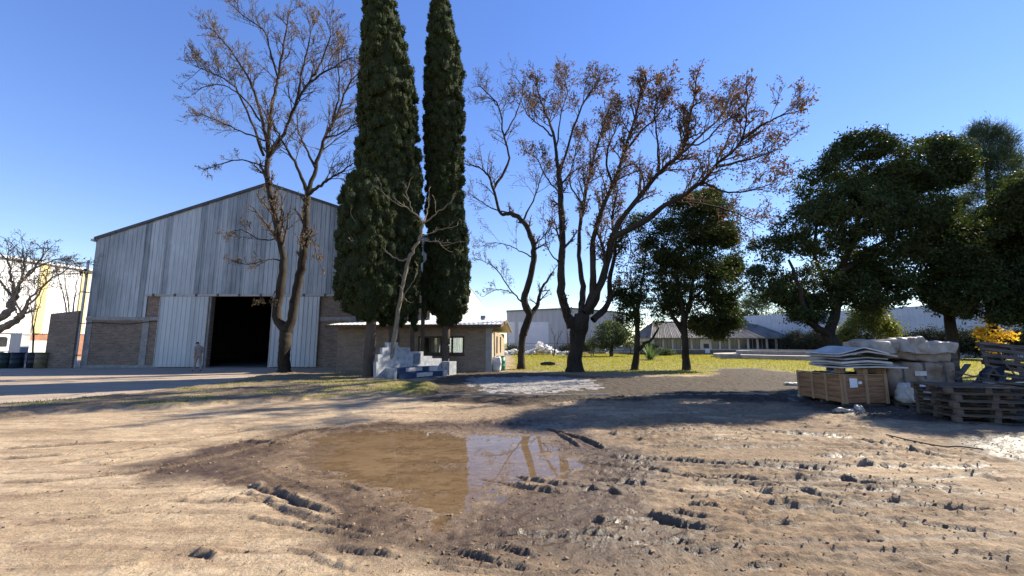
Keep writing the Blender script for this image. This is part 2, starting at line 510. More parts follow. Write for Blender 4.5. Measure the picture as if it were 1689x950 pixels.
M['bagwhite'] = pbr('woven_white_bag', (0.47, 0.45, 0.42), (0.66, 0.64, 0.60), 3.0, 0.7, 0, 0.5, bscale=9, bdist=0.02)
M['strap'] = pbr('dark_strap', (0.05, 0.045, 0.045), (0.09, 0.085, 0.08), 5, 0.6)
M['greenplastic'] = pbr('green_plastic', (0.015, 0.12, 0.085), (0.03, 0.20, 0.14), 4, 0.45, 0, 0.1)
M['drumgreen'] = pbr('dark_green_drum', (0.008, 0.018, 0.016), (0.018, 0.035, 0.03), 4, 0.5, 0, 0.2)
M['drumblue'] = pbr('dark_blue_drum', (0.008, 0.014, 0.024), (0.018, 0.028, 0.042), 4, 0.5, 0, 0.2)
M['drumbrown'] = pbr('rusty_drum', (0.11, 0.085, 0.05), (0.20, 0.16, 0.09), 4, 0.7, 0, 0.3)
M['truckwhite'] = pbr('truck_white', (0.70, 0.70, 0.70), (0.8, 0.8, 0.8), 2, 0.35, 0, 0.02, spec=.5)
M['stone'] = pbr('rubble_stone', (0.48, 0.47, 0.45), (0.76, 0.75, 0.73), 3, 0.85, 0, 0.4)
M['skin'] = pbr('skin', (0.36, 0.21, 0.15), (0.42, 0.25, 0.18), 5, 0.6, 0, 0.05)
M['overall'] = pbr('grey_beige_workwear', (0.24, 0.20, 0.175), (0.36, 0.30, 0.265), 6, 0.85, 0, 0.4)
M['overall2'] = pbr('dark_workwear', (0.035, 0.035, 0.04), (0.075, 0.075, 0.08), 6, 0.85, 0, 0.4)
M['trouser'] = pbr('grey_trousers', (0.11, 0.105, 0.11), (0.19, 0.18, 0.18), 6, 0.85, 0, 0.4)
M['hair'] = pbr('dark_hair', (0.012, 0.010, 0.009), (0.03, 0.025, 0.02), 20, 0.6, 0, 0.4)
M['shoe'] = pbr('black_boot', (0.015, 0.015, 0.016), (0.03, 0.03, 0.03), 6, 0.5, 0, 0.1)
M['cable'] = pbr('black_cable', (0.02, 0.02, 0.02), (0.04, 0.04, 0.04), 4, 0.6)
M['hedge'] = leaf_mat('dark_hedge_leaf', [(0.02, 0.03, 0.018), (0.04, 0.05, 0.03), (0.06, 0.06, 0.04)], 0.1, (1.2, 1.2, 0.8), 0.8)

def glass_mat():
    t = NT('window_glass')
    tr = t.n('ShaderNodeBsdfTransparent'); tr.inputs[0].default_value = (0.82, 0.86, 0.85, 1)
    gl = t.n('ShaderNodeBsdfGlossy'); gl.inputs['Roughness'].default_value = 0.03
    fr = t.n('ShaderNodeFresnel'); fr.inputs['IOR'].default_value = 1.5
    mx = t.n('ShaderNodeMixShader')
    t.link(t.math('MULTIPLY', t.math('ADD', fr.outputs[0], 0.05, True), t.math('SUBTRACT', 1.0, t.n('ShaderNodeNewGeometry').outputs['Backfacing'])), mx.inputs[0]); t.link(tr.outputs[0], mx.inputs[1]); t.link(gl.outputs[0], mx.inputs[2])
    t.link(mx.outputs[0], t.out.inputs[0])
    return t.m
M['glass'] = glass_mat()

def dark_glass():
    t = NT('dim_window_glass')
    v = t.coord('World')
    c = t.ramp(t.noise(v, 0.35, 3), [(0.35, (0.02, 0.025, 0.03)), (0.65, (0.10, 0.11, 0.12))])
    t.principled(c, 0.12, 0, None, 0.6)
    return t.m
M['dimglass'] = dark_glass()

def water_mat():
    t = NT('muddy_water')
    v = t.coord('World')
    dp = t.n('ShaderNodeAttribute', attribute_name='depth').outputs['Fac']
    tr = t.n('ShaderNodeBsdfTransparent')
    t.link(t.ramp(dp, [(0, (0.97, 0.95, 0.92)), (1, (0.80, 0.68, 0.50))]), tr.inputs[0])
    df = t.n('ShaderNodeBsdfDiffuse')
    t.link(t.ramp(t.noise(t.coord('World', (0.6, 1.6, 1)), 1.3, 6, 0.65, 0.5), [(0.3, (0.19, 0.125, 0.068)), (0.7, (0.31, 0.215, 0.125))]), df.inputs[0])
    m1 = t.n('ShaderNodeMixShader')
    t.link(t.math('MULTIPLY', dp, 0.62), m1.inputs[0])
    t.link(tr.outputs[0], m1.inputs[1]); t.link(df.outputs[0], m1.inputs[2])
    gl = t.n('ShaderNodeBsdfGlossy'); gl.inputs['Roughness'].default_value = 0.012
    fr = t.n('ShaderNodeFresnel'); fr.inputs['IOR'].default_value = 1.36
    nb = t.bump(t.noise(v, 5.0, 2, 0.5), 0.012, 0.01)
    t.link(nb, gl.inputs['Normal']); t.link(nb, fr.inputs['Normal'])
    m2 = t.n('ShaderNodeMixShader')
    bk = t.n('ShaderNodeNewGeometry').outputs['Backfacing']
    t.link(t.math('MULTIPLY', fr.outputs[0], t.math('SUBTRACT', 1.0, bk)), m2.inputs[0]); t.link(m1.outputs[0], m2.inputs[1]); t.link(gl.outputs[0], m2.inputs[2])
    t.link(m2.outputs[0], t.out.inputs[0])
    return t.m
M['water'] = water_mat()

# ------------------------------------------------------------------ ground
def gpoly(pts):
    return [tuple(gnd(x, y)[:2]) for x, y in pts]

PUDDLE = gpoly([(520, 712), (600, 704), (680, 701), (760, 704), (850, 704), (905, 707), (938, 716), (952, 738), (975, 752), (992, 775),
                (985, 800), (935, 808), (890, 812), (862, 830), (815, 848), (790, 874), (745, 892), (690, 895), (648, 882), (660, 858), (620, 838),
                (565, 815), (495, 806), (430, 795), (405, 772), (440, 745), (470, 722)])
WETP = gpoly([(455, 706), (640, 692), (960, 694), (1010, 730), (1120, 760), (1130, 800), (1090, 840), (1240, 880), (1180, 935), (860, 970), (640, 950),
              (500, 925), (470, 870), (400, 810), (235, 792), (190, 770), (330, 742)])
BLACKMUD = gpoly([(1290, 668), (1400, 688), (1540, 700), (1780, 712), (1780, 650), (1500, 640), (1300, 640)])
BLACKMUD2 = gpoly([(1540, 715), (1780, 700), (1780, 770), (1640, 760), (1560, 735)])
VERGE = gpoly([(-300, 705), (0, 688), (150, 679), (300, 672), (420, 664), (560, 656), (720, 650), (720, 634), (640, 628), (600, 618), (450, 617), (380, 632), (200, 655), (0, 672), (-300, 690)])
LITTER = gpoly([(720, 664), (900, 668), (1100, 660), (1330, 668), (1420, 640), (1330, 624), (1250, 612), (1170, 613), (1180, 620), (1020, 622), (860, 613), (760, 613), (640, 640)])
LEAFY = gpoly([(1150, 622), (1320, 632), (1400, 628), (1320, 614), (1240, 606), (1170, 607)])
PATH = gpoly([(760, 632), (770, 622), (900, 620), (975, 624), (990, 634), (1000, 640), (900, 650), (800, 648)])
LAWN = [tuple(gnd(845, 612)[:2]), tuple(gnd(1340, 622)[:2]), (16, 16), (60, 18), (90, 50), (90, 90), (0.2, 60), (0.2, 34)]
APRON = gpoly([(-400, 680), (0, 668), (200, 650), (380, 628), (450, 614)]) + [(-9, 28.5), (-60, 28.5), (-60, 14)]

RUTS = [  # photographed tyre marks and torn ridges, as ground lines: points, height, width
    ([(541, 903), (600, 911), (665, 919)], .05, .05), ([(744, 904), (790, 915), (843, 931)], .06, .05), ([(812, 896), (850, 905), (898, 920)], .05, .05),
    ([(942, 898), (990, 899), (1048, 897)], .04, .05), ([(400, 850), (520, 872), (660, 896)], .035, .05), ([(404, 801), (470, 815), (541, 847)], .05, .06),
    ([(593, 832), (640, 846)], .04, .04), ([(388, 727), (430, 730), (474, 732)], .04, .05), ([(783, 786), (850, 797), (930, 811)], .05, .05),
    ([(835, 780), (950, 800), (1060, 822)], .045, .06), ([(1000, 752), (1120, 758), (1245, 768), (1400, 774)], .05, .08), ([(1010, 760), (1130, 766), (1300, 778)], .03, .06),
    ([(1128, 830), (1200, 845)], .06, .05), ([(1082, 838), (1195, 860)], .05, .05), ([(1058, 850), (1130, 866), (1194, 878)], .065, .06),
    ([(1237, 869), (1290, 866), (1334, 868)], .05, .05), ([(1438, 863), (1500, 858), (1540, 862)], .05, .06), ([(1114, 912), (1180, 906), (1250, 903)], .055, .08),
    ([(1206, 938), (1290, 928)], .05, .06), ([(1120, 822), (1300, 812), (1500, 808), (1640, 812)], .03, .06), ([(1280, 770), (1420, 792), (1600, 800)], .035, .08),
    ([(1340, 752), (1480, 752)], .05, .09), ([(303, 911), (345, 916), (365, 925)], .07, .07), ([(0, 796), (90, 792), (200, 780), (300, 776)], .03, .06),
    ([(130, 786), (280, 768), (420, 740), (560, 702)], .03, .05), ([(150, 770), (330, 738), (520, 708)], .025, .05), ([(0, 755), (120, 748)], .03, .06),
    ([(280, 826), (420, 828), (500, 826)], .03, .04), ([(406, 812), (470, 838), (535, 866)], .04, .05), ([(440, 800), (500, 830), (560, 850)], .03, .04),
    ([(330, 912), (470, 908)], .02, .04), ([(980, 880), (1100, 876)], .03, .05), ([(640, 838), (760, 846)], .02, .04), ([(1290, 712), (1420, 722)], .04, .08),
    ([(1100, 726), (1220, 724)], .04, .06), ([(470, 900), (540, 925), (600, 948)], .03, .05), ([(1300, 925), (1460, 915), (1600, 920)], .02, .06), ([(700, 935), (860, 944), (1000, 938)], .03, .05),
    ([(950, 758), (1150, 788), (1400, 822), (1700, 848)], .034, .055), ([(960, 786), (1150, 813), (1400, 848), (1700, 884)], .03, .055), ([(690, 908), (900, 892), (1150, 897), (1400, 906), (1700, 918)], .03, .045),
    ([(0, 872), (250, 836), (480, 762)], .022, .05), ([(1000, 716), (1200, 706), (1400, 722), (1600, 760)], .035, .07), ([(420, 764), (500, 800), (585, 846)], .014, .045),
    ([(1010, 775), (1150, 782), (1300, 800), (1500, 812)], .04, .06), ([(1150, 800), (1300, 792), (1450, 792), (1650, 780)], .035, .06), ([(1180, 905), (1320, 893), (1500, 888), (1680, 880)], .035, .05),
    ([(1250, 840), (1400, 830), (1600, 838)], .035, .06), ([(1330, 780), (1450, 800), (1560, 806)], .05, .07), ([(960, 860), (1050, 868)], .045, .05), ([(680, 920), (780, 930), (900, 935)], .04, .05), ([(1400, 930), (1550, 925), (1680, 932)], .025, .05),
    ([(1000, 930), (1150, 925)], .035, .05), ([(560, 790), (620, 812)], .03, .05), ([(470, 770), (560, 780)], .03, .05), ([(60, 770), (250, 735), (430, 706)], .03, .06), ([(200, 790), (380, 748), (540, 706)], .035, .06), ([(0, 740), (200, 728)], .03, .06),
    ([(0, 820), (150, 806), (300, 800)], .02, .05), ([(1060, 735), (1200, 738), (1330, 734)], .035, .07), ([(1180, 760), (1330, 764), (1470, 770), (1640, 768)], .04, .07), ([(460, 830), (560, 868), (640, 884)], .04, .05), ([(860, 880), (960, 884), (1050, 892)], .04, .05),
    ([(900, 706), (960, 722), (1000, 742)], .05, .05), ([(920, 712), (960, 738)], .04, .04), ([(50, 850), (220, 842), (400, 846)], .012, .05), ([(0, 900), (160, 880)], .012, .05),
]
RUTW = [([tuple(gnd(x, y)[:2]) for x, y in p], h, w) for p, h, w in RUTS]

def gmask(x, y):
    """wet, grass, litter, hard surface, extra-dark mud"""
    n1 = fbm(x * 0.9, y * 0.9, 3, 4); n2 = fbm(x * 3.1, y * 3.1, 9, 3)
    near = (np.abs(x) < 14) & (y < 16)
    wet = np.zeros_like(x); dark = np.zeros_like(x)
    pw = sdf_poly(x, y, WETP) + n1 * 0.5 + n2 * 0.22
    wet = smooth(-0.15, 0.45, pw)
    pb = np.maximum(sdf_poly(x, y, BLACKMUD), sdf_poly(x, y, BLACKMUD2) - 0.1) + n1 * 0.5 + n2 * 0.25
    dark = smooth(-0.2, 0.4, pb)
    lawn = smooth(-0.4, 0.6, sdf_poly(x, y, LAWN) + n1 * 0.9 + n2 * 0.3)
    leafy = smooth(-0.2, 0.8, sdf_poly(x, y, LEAFY) + n1 * 0.8)
    lawn = lawn * (1 - leafy)
    verge = smooth(-0.15, 0.25, sdf_poly(x, y, VERGE) + n2 * 0.25)
    vg = verge * smooth(-0.15, 0.45, n1 + 0.35 * n2 - 0.10 + 0.35 * smooth(-9, -6, x))
    grass = np.maximum(lawn, vg)
    litter = np.maximum(smooth(-0.3, 0.5, sdf_poly(x, y, LITTER) + n1 * 0.7 + n2 * 0.3), leafy)
    litter = np.maximum(litter * (1 - 0.85 * lawn), 0.55 * verge * (1 - vg))
    far = smooth(20, 26, y) * (x < -30)
    hard = np.maximum(smooth(-0.15, 0.15, sdf_poly(x, y, APRON) + n2 * 0.15), far) * (1 - verge)
    path = smooth(-0.05, 0.12, sdf_poly(x, y, PATH) + n2 * 0.9 - 0.22)
    out = smooth(70, 90, np.hypot(x, y))
    return wet, np.maximum(grass, out), litter, hard, dark, path, verge

moist_out = []
def gheight(x, y, want_moist=False):
    shp = x.shape
    h = 0.018 * fbm(x * 0.5, y * 0.5, 1, 3) + 0.012 * fbm(x * 2.2, y * 2.2, 5, 4) + 0.007 * fbm(x * 9, y * 11, 6, 3) + 0.006 * fbm(x * 21, y * 24, 7, 2) * (y < 11)
    wet, grass, litter, hard, dark, path, verge = gmask(x, y)
    rough = fbm(x * 6.5, y * 7.5, 21, 3)
    h += (0.034 * dark + 0.034 * litter) * rough
    h += wet * 0.007 * fbm(x * 14, y * 14, 22, 2)
    h *= 1 - 0.85 * hard
    h += verge * (0.10 + 0.03 * fbm(x * 1.5, y * 1.5, 31, 2))
    pd = sdf_poly(x, y, PUDDLE) + 0.16 * fbm(x * 1.6, y * 1.6, 41, 3)
    pit = smooth(-0.35, 0.9, pd)
    h = h * (1 - 0.15 * pit) - 0.041 * pit + 0.011 * smooth(-.5, .1, pd) * (fbm(x * 2.2, y * 4.5, 44, 4) + .35 * fbm(x * 9, y * 15, 45, 2) - .25 * smooth(5.6, 4.2, y))
    near = (y < 11.5) & (y > 2) & (np.abs(x) < 12)
    xs, ys = x[near], y[near]
    add = np.zeros_like(xs); moist = np.zeros_like(xs)
    for k, (p, hh, w) in enumerate(RUTW):
        jx = 0.03 * fbm(xs * 5, ys * 5, 50, 2)
        nearness = min(1.0, 0.64 + 0.07 * (p[0][1] - 3.2))
        hh, w = hh * 1.0 * nearness, w * .72 * nearness
        d, sd, par, L = seg_field(xs + jx, ys + jx, p)
        end = smooth(0, 0.18, par) * smooth(0, 0.18, L - par)
        brk = np.clip(0.82 + 0.5 * (vnoise(par * 2.6 + k * 13, par * 0, 60) - 0.4) + 0.55 * (vnoise(xs * 24, ys * 48, 61) - 0.5), 0, 1.5)
        s = d * sd + w * 0.5 * fbm(xs * 20, ys * 24, 52, 2)
        add += hh * np.where(s < 0, np.exp(-(s / (1.7 * w)) ** 2), np.exp(-(s / (0.55 * w)) ** 2)) * end * brk
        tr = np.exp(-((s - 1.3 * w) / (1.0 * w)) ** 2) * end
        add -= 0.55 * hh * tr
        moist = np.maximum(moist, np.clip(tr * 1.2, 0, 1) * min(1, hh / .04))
    h[near] += add
    if want_moist:
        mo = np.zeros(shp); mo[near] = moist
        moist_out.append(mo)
    # low torn streaks left by tyres and raking wheels
    wx, wy = x + 0.5 * fbm(x * .6, y * .6, 81, 2), y + 0.10 * x * smooth(-3, 5, x) * 0.6 + 0.25 * fbm(x * .5, y * .8, 82, 2)
    for kx, ky, sd_, am in ((1.1, 7.0, 83, .030), (2.2, 13.0, 84, .020), (0.7, 4.2, 85, .028)):
        rv = 1 - np.abs(2 * vnoise(wx * kx, wy * ky, sd_) - 1)
        h += am * np.maximum(0, rv - .72) / .28 * (0.5 + 0.9 * vnoise(x * 18, y * 30, 86)) * smooth(-0.1, 0.35, fbm(x * .7, y * 1.3, 87, 3) + 0.12 * np.clip(x, -4, 3)) * (1 - hard) * (1 - verge) * (y < 13) * (1 - .85 * pit)
    # crumbly surface
    cr = np.maximum(0, vnoise(x * 17, y * 17, 70) - 0.78) * 0.075 + np.maximum(0, vnoise(x * 34, y * 34, 71) - 0.80) * 0.04
    amt = (smooth(-0.2, 0.3, fbm(x * 0.8, y * 1.1, 75, 3)) * 0.8 + 0.9 * dark + 0.4 * litter) * (1 - hard) * (y < 14) * (1 - 0.6 * pit)
    h += cr * amt * smooth(-7, -2, x + 0 * y) 
    return h

def graded(a, b, d0, d1):
    out, x = [a], a
    while x < b:
        t = (x - a) / (b - a)
        x += d0 + (d1 - d0) * t
        out.append(x)
    return out

xr = graded(0, 5.5, 0.022, 0.03) + graded(5.6, 13, 0.035, 0.06) + graded(13.1, 32, 0.12, 0.6) + graded(33, 110, 1.5, 6) + [150, 250, 450, 800]
xs_ = np.array(sorted({-v for v in xr} | set(xr)))
ys_ = np.array([-400, -150, -60, -25, -10, -4, 0, 1.2, 2.2] + graded(2.8, 8.5, 0.02, 0.035) + graded(8.55, 14, 0.04, 0.07) + graded(14.1, 34, 0.1, 0.45) + graded(35, 110, 1, 6) + [150, 250, 500, 1000])
GX, GY = np.meshgrid(xs_, ys_)
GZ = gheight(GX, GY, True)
wet, grass, litter, hard, dark, path, verge = gmask(GX, GY)
nx, ny = len(xs_), len(ys_)
idx = np.arange(nx * ny).reshape(ny, nx)
quads = np.stack([idx[:-1, :-1], idx[:-1, 1:], idx[1:, 1:], idx[1:, :-1]], -1).reshape(-1, 4)
gm = MB().add(np.stack([GX, GY, GZ], -1).reshape(-1, 3), quads, 0, True).mesh('ground')
ca = gm.attributes.new('cover', 'FLOAT_COLOR', 'POINT')
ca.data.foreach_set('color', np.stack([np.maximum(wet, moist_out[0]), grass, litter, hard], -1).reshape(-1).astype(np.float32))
silt = smooth(-0.15, 0.55, sdf_poly(GX, GY, PUDDLE) + 0.25 * fbm(GX * 2.0, GY * 4.0, 48, 3)) * (GY < 10) * (GY > 2.5)
cb = gm.attributes.new('cover_b', 'FLOAT_COLOR', 'POINT')
cb.data.foreach_set('color', np.stack([dark, path, verge, silt], -1).reshape(-1).astype(np.float32))

def ground_mat():
    t = NT('yard_ground')
    a = t.n('ShaderNodeAttribute', attribute_name='cover')
    b = t.n('ShaderNodeAttribute', attribute_name='cover_b')
    sa = t.n('ShaderNodeSeparateColor'); t.link(a.outputs['Color'], sa.inputs[0])
    sb = t.n('ShaderNodeSeparateColor'); t.link(b.outputs['Color'], sb.inputs[0])
    wet, grass, litter, hard = sa.outputs[0], sa.outputs[1], sa.outputs[2], a.outputs['Alpha']
    dark, path, verge = sb.outputs[0], sb.outputs[1], sb.outputs[2]
    v = t.coord('World')
    vs = t.coord('World', (0.45, 1.3, 1))
    f1 = t.noise(vs, 0.9, 8, 0.68, 0.4)
    f2 = t.noise(v, 7, 8, 0.7)
    f3 = t.noise(v, 45, 6, 0.7)
    f4 = t.noise(vs, 2.6, 8, 0.7, 0.3)
    c = t.ramp(f1, [(0.30, (0.255, 0.185, 0.108)), (0.48, (0.42, 0.32, 0.20)), (0.68, (0.54, 0.43, 0.285))])
    sx = t.n('ShaderNodeSeparateXYZ'); t.link(v, sx.inputs[0])
    f0 = t.noise(t.coord('World', (0.35, 0.8, 1)), 0.7, 7, 0.7, 0.6)
    rightk = t.math('MULTIPLY', t.math('ADD', sx.outputs[0], 3.0), 0.30, True)
    damp = t.math('MULTIPLY', rightk, t.ramp(f0, [(0.46, (0.95,) * 3), (0.62, (0.05,) * 3)]), True)
    c = t.mix(damp, c, t.ramp(f2, [(0.3, (0.12, 0.084, 0.050)), (0.7, (0.27, 0.198, 0.122))]))
    c = t.mix(t.ramp(f4, [(0.50, (0, 0, 0)), (0.66, (0.55, 0.55, 0.55))]), c, (0.25, 0.165, 0.10))
    c = t.mix(0.55, c, t.ramp(f2, [(0.3, (0.6, 0.58, 0.55)), (0.7, (1.25, 1.22, 1.2))]), 'MULTIPLY')
    c = t.mix(0.5, c, t.ramp(f3, [(0.3, (0.5, 0.5, 0.5)), (0.65, (1.3, 1.3, 1.3))]), 'MULTIPLY')
    f5 = t.noise(t.coord('World', (0.22, 2.6, 1)), 2.0, 8, 0.75, 0.5)
    c = t.mix(t.ramp(f5, [(0.49, (0, 0, 0)), (0.62, (0.7, 0.7, 0.7))]), c, (0.21, 0.14, 0.088))
    f6 = t.noise(t.coord('World', (0.7, 1.2, 1)), 26, 4, 0.8)
    c = t.mix(t.ramp(f6, [(0.54, (0, 0, 0)), (0.66, (0.7, 0.7, 0.7))]), c, (0.12, 0.08, 0.05))
    hc = t.ramp(t.noise(vs, 1.1, 8, 0.7), [(0.3, (0.27, 0.21, 0.155)), (0.7, (0.42, 0.335, 0.25))])
    c = t.mix(hard, c, hc)
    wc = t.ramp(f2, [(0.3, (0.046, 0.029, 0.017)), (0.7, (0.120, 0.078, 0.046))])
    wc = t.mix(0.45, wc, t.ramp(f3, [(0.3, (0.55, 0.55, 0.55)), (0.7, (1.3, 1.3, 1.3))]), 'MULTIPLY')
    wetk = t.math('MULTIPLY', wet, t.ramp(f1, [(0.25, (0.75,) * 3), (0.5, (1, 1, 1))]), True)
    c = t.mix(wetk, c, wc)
    c = t.mix(t.math('MULTIPLY', b.outputs['Alpha'], 0.85), c, t.ramp(f4, [(0.3, (0.13, 0.088, 0.05)), (0.7, (0.27, 0.19, 0.115))]))
    lc = t.ramp(f3, [(0.3, (0.018, 0.014, 0.010)), (0.55, (0.045, 0.033, 0.022)), (0.78, (0.12, 0.085, 0.055))])
    c = t.mix(t.math('MULTIPLY', litter, 0.95), c, lc)
    dc = t.ramp(f3, [(0.3, (0.022, 0.018, 0.014)), (0.6, (0.06, 0.048, 0.036)), (0.8, (0.13, 0.105, 0.08))])
    c = t.mix(dark, c, dc)
    pc = t.ramp(f2, [(0.35, (0.17, 0.155, 0.135)), (0.65, (0.36, 0.34, 0.31))])
    c = t.mix(path, c, pc)
    gc = t.ramp(f2, [(0.3, (0.10, 0.11, 0.025)), (0.6, (0.23, 0.22, 0.05)), (0.8, (0.32, 0.26, 0.10))])
    c = t.mix(t.math('MULTIPLY', grass, t.ramp(f4, [(0.3, (0.6,) * 3), (0.6, (1,) * 3)])), c, gc)
    r0 = t.ramp(f2, [(0.35, (0.22,) * 3), (0.65, (0.6,) * 3)])
    r = t.mix(t.math('MAXIMUM', wetk, t.math('MULTIPLY', dark, 0.8)), (0.95, 0.95, 0.95), r0)
    hsum = t.math('ADD', t.math('MULTIPLY', f2, 1.2), t.math('MULTIPLY', f3, 0.8))
    t.principled(c, r, 0, t.bump(hsum, 0.7, 0.03), 0.35)
    return t.m
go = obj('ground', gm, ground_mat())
tag(go, 'bare tan dirt yard with tyre ruts, mud and worn lawn', 'ground', kind='structure')

def gz(x, y):
    return float(gheight(np.array([[float(x)]]), np.array([[float(y)]]))[0, 0])

# puddle: a level sheet of water lying in the hollow, cut out where the mud stands higher
WZ = -0.0285
sel = (sdf_poly(GX, GY, PUDDLE) > -0.35) & (np.abs(GX) < 6) & (GY < 10) & (GY > 2.5)
dep = WZ - GZ
ok_v = sel & (dep > -0.006)
cell = ok_v[:-1, :-1] | ok_v[:-1, 1:] | ok_v[1:, 1:] | ok_v[1:, :-1]
cell &= (sel[:-1, :-1] & sel[1:, 1:])
qd = quads.reshape(ny - 1, nx - 1, 4)[cell]
used_v, inv = np.unique(qd, return_inverse=True)
pv = np.stack([GX.reshape(-1)[used_v], GY.reshape(-1)[used_v], np.full(len(used_v), WZ)], -1)
pm = MB().add(pv, inv.reshape(-1, 4), 0, True).mesh('puddle')
pa_ = pm.attributes.new('depth', 'FLOAT', 'POINT')
pa_.data.foreach_set('value', np.clip(dep.reshape(-1)[used_v] / 0.020, 0, 1).astype(np.float32))
tag(obj('puddle', pm, M['water']), 'shallow muddy puddle mirroring the sky and trees', 'puddle', kind='structure')

# ------------------------------------------------------------------ scatter on the ground (nobody could count it)
def quad_leaves(c, L, Wd, rng, flat=0.0, up=None):
    """N rhombic leaves at points c; flat>0 turns them towards the horizontal"""
    N = len(c)
    n = rng.normal(size=(N, 3)); n /= np.linalg.norm(n, axis=1, keepdims=True)
    if flat:
        n = n * (1 - flat) + np.array([0, 0, 1.0]) * flat
        n /= np.linalg.norm(n, axis=1, keepdims=True)
    t = rng.normal(size=(N, 3)) if up is None else up + rng.normal(size=(N, 3)) * 0.45
    t -= n * np.sum(t * n, 1, keepdims=True); t /= np.linalg.norm(t, axis=1, keepdims=True) + 1e-9
    b = np.cross(n, t)
    L = np.broadcast_to(L, (N,))[:, None]; Wd = np.broadcast_to(Wd, (N,))[:, None]
    V = np.stack([c - t * L / 2, c + b * Wd / 2 - t * L * 0.05, c + t * L / 2, c - b * Wd / 2 - t * L * 0.05], 1).reshape(-1, 3)
    F = np.arange(4 * N).reshape(N, 4)
    return V, F

def blades(pts, hgt, wid, rng, lean=0.35):
    N = len(pts)
    a = rng.uniform(0, 2 * PI, N)
    d = np.stack([np.cos(a), np.sin(a), np.zeros(N)], 1)
    tip = pts + np.stack([rng.normal(0, lean, N) * hgt, rng.normal(0, lean, N) * hgt, hgt], 1)
    V = np.stack([pts - d * wid[:, None] / 2, pts + d * wid[:, None] / 2, tip], 1).reshape(-1, 3)
    return V, np.arange(3 * N).reshape(N, 3)

def on_ground(x, y, dz=0.0):
    x = np.asarray(x, float); y = np.asarray(y, float)
    return np.stack([x, y, gheight(x[None], y[None])[0] + dz], 1)

rng = np.random.default_rng(11)
# lawn
N = 150000
x = rng.uniform(-1, 46, N); y = 14 + 48 * rng.uniform(0, 1, N) ** 1.5
k = gmask(x[None], y[None])[1][0] * (1 - gmask(x[None], y[None])[6][0])
ok = rng.uniform(0, 1, N) < k * 0.95 * (x < 1.25 * y)
x, y = x[ok], y[ok]
p = on_ground(x, y, -0.01)
sc = 0.7 + y / 40
V, F = blades(p, rng.uniform(0.03, 0.085, len(p)) * sc, rng.uniform(0.012, 0.03, len(p)) * sc * 1.4, rng, 0.6)
tag(obj('lawn_grass', MB().add(V, F), M['grass']), 'short sunlit yellow green lawn beyond the trees', 'grass', kind='stuff')
# verge
N = 90000
x = rng.uniform(-26, 2, N); y = rng.uniform(9.5, 24, N)
g_ = gmask(x[None], y[None])
k = g_[1][0] * g_[6][0]
ok = rng.uniform(0, 1, N) < k
x, y = x[ok], y[ok]
p = on_ground(x, y, -0.01)
V, F = blades(p, rng.uniform(0.02, 0.09, len(p)), rng.uniform(0.01, 0.025, len(p)), rng, 0.5)
tag(obj('verge_grass', MB().add(V, F), M['drygrass']), 'sparse worn grass on the low bank before the shed', 'grass', kind='stuff')
# fallen leaves
N = 170000
x = rng.uniform(-16, 20, N); y = 3 + 27 * rng.uniform(0, 1, N) ** 1.7
g_ = gmask(x[None], y[None])
cl = smooth(0.0, 0.5, fbm(x * 0.7, y * 0.7, 90, 3)) * 0.10
k = 0.035 + 0.09 * smooth(-3, 3, x) * (y < 10) + 0.22 * g_[2][0] + 0.16 * g_[0][0] + 0.25 * g_[4][0] + 0.3 * g_[6][0] + cl * (x > -4)
ok = rng.uniform(0, 1, N) < k * (1 - 0.9 * g_[3][0])
x, y = x[ok], y[ok]
p = on_ground(x, y, 0.008)
V, F = quad_leaves(p, (0.012 + 0.05 * rng.uniform(0, 1, len(p)) ** 2) * (0.7 + y / 14), (0.004 + 0.022 * rng.uniform(0, 1, len(p)) ** 2) * (0.7 + y / 14), rng, 0.75)
tag(obj('fallen_leaves', MB().add(V, F), M['litter']), 'dry brown leaves and straw scattered over the dirt', 'leaves', kind='stuff')

# clods of torn mud along the ruts and over the right of the yard
def ico():
    t = (1 + 5 ** .5) / 2
    v = np.array([[-1, t, 0], [1, t, 0], [-1, -t, 0], [1, -t, 0], [0, -1, t], [0, 1, t], [0, -1, -t], [0, 1, -t], [t, 0, -1], [t, 0, 1], [-t, 0, -1], [-t, 0, 1]], float)
    f = np.array([[0, 11, 5], [0, 5, 1], [0, 1, 7], [0, 7, 10], [0, 10, 11], [1, 5, 9], [5, 11, 4], [11, 10, 2], [10, 7, 6], [7, 1, 8], [3, 9, 4], [3, 4, 2], [3, 2, 6], [3, 6, 8], [3, 8, 9], [4, 9, 5], [2, 4, 11], [6, 2, 10], [8, 6, 7], [9, 8, 1]])
    return v / np.linalg.norm(v[0]), f
IV, IF = ico()

def lumps(p, s, rng, zs=0.6):
    N = len(p)
    V = IV[None] * (1 + rng.normal(0, 0.22, (N, 12, 1)))
    V = V * (s[:, None] * rng.uniform(0.7, 1.3, (N, 3)))[:, None, :]
    V[:, :, 2] *= zs
    a = rng.uniform(0, 2 * PI, N); c, s_ = np.cos(a)[:, None], np.sin(a)[:, None]
    X = V[:, :, 0] * c - V[:, :, 1] * s_; Y = V[:, :, 0] * s_ + V[:, :, 1] * c
    V = np.stack([X, Y, V[:, :, 2]], -1) + p[:, None, :]
    F = (IF[None] + (np.arange(N) * 12)[:, None, None]).reshape(-1, 3)
    return V.reshape(-1, 3), F

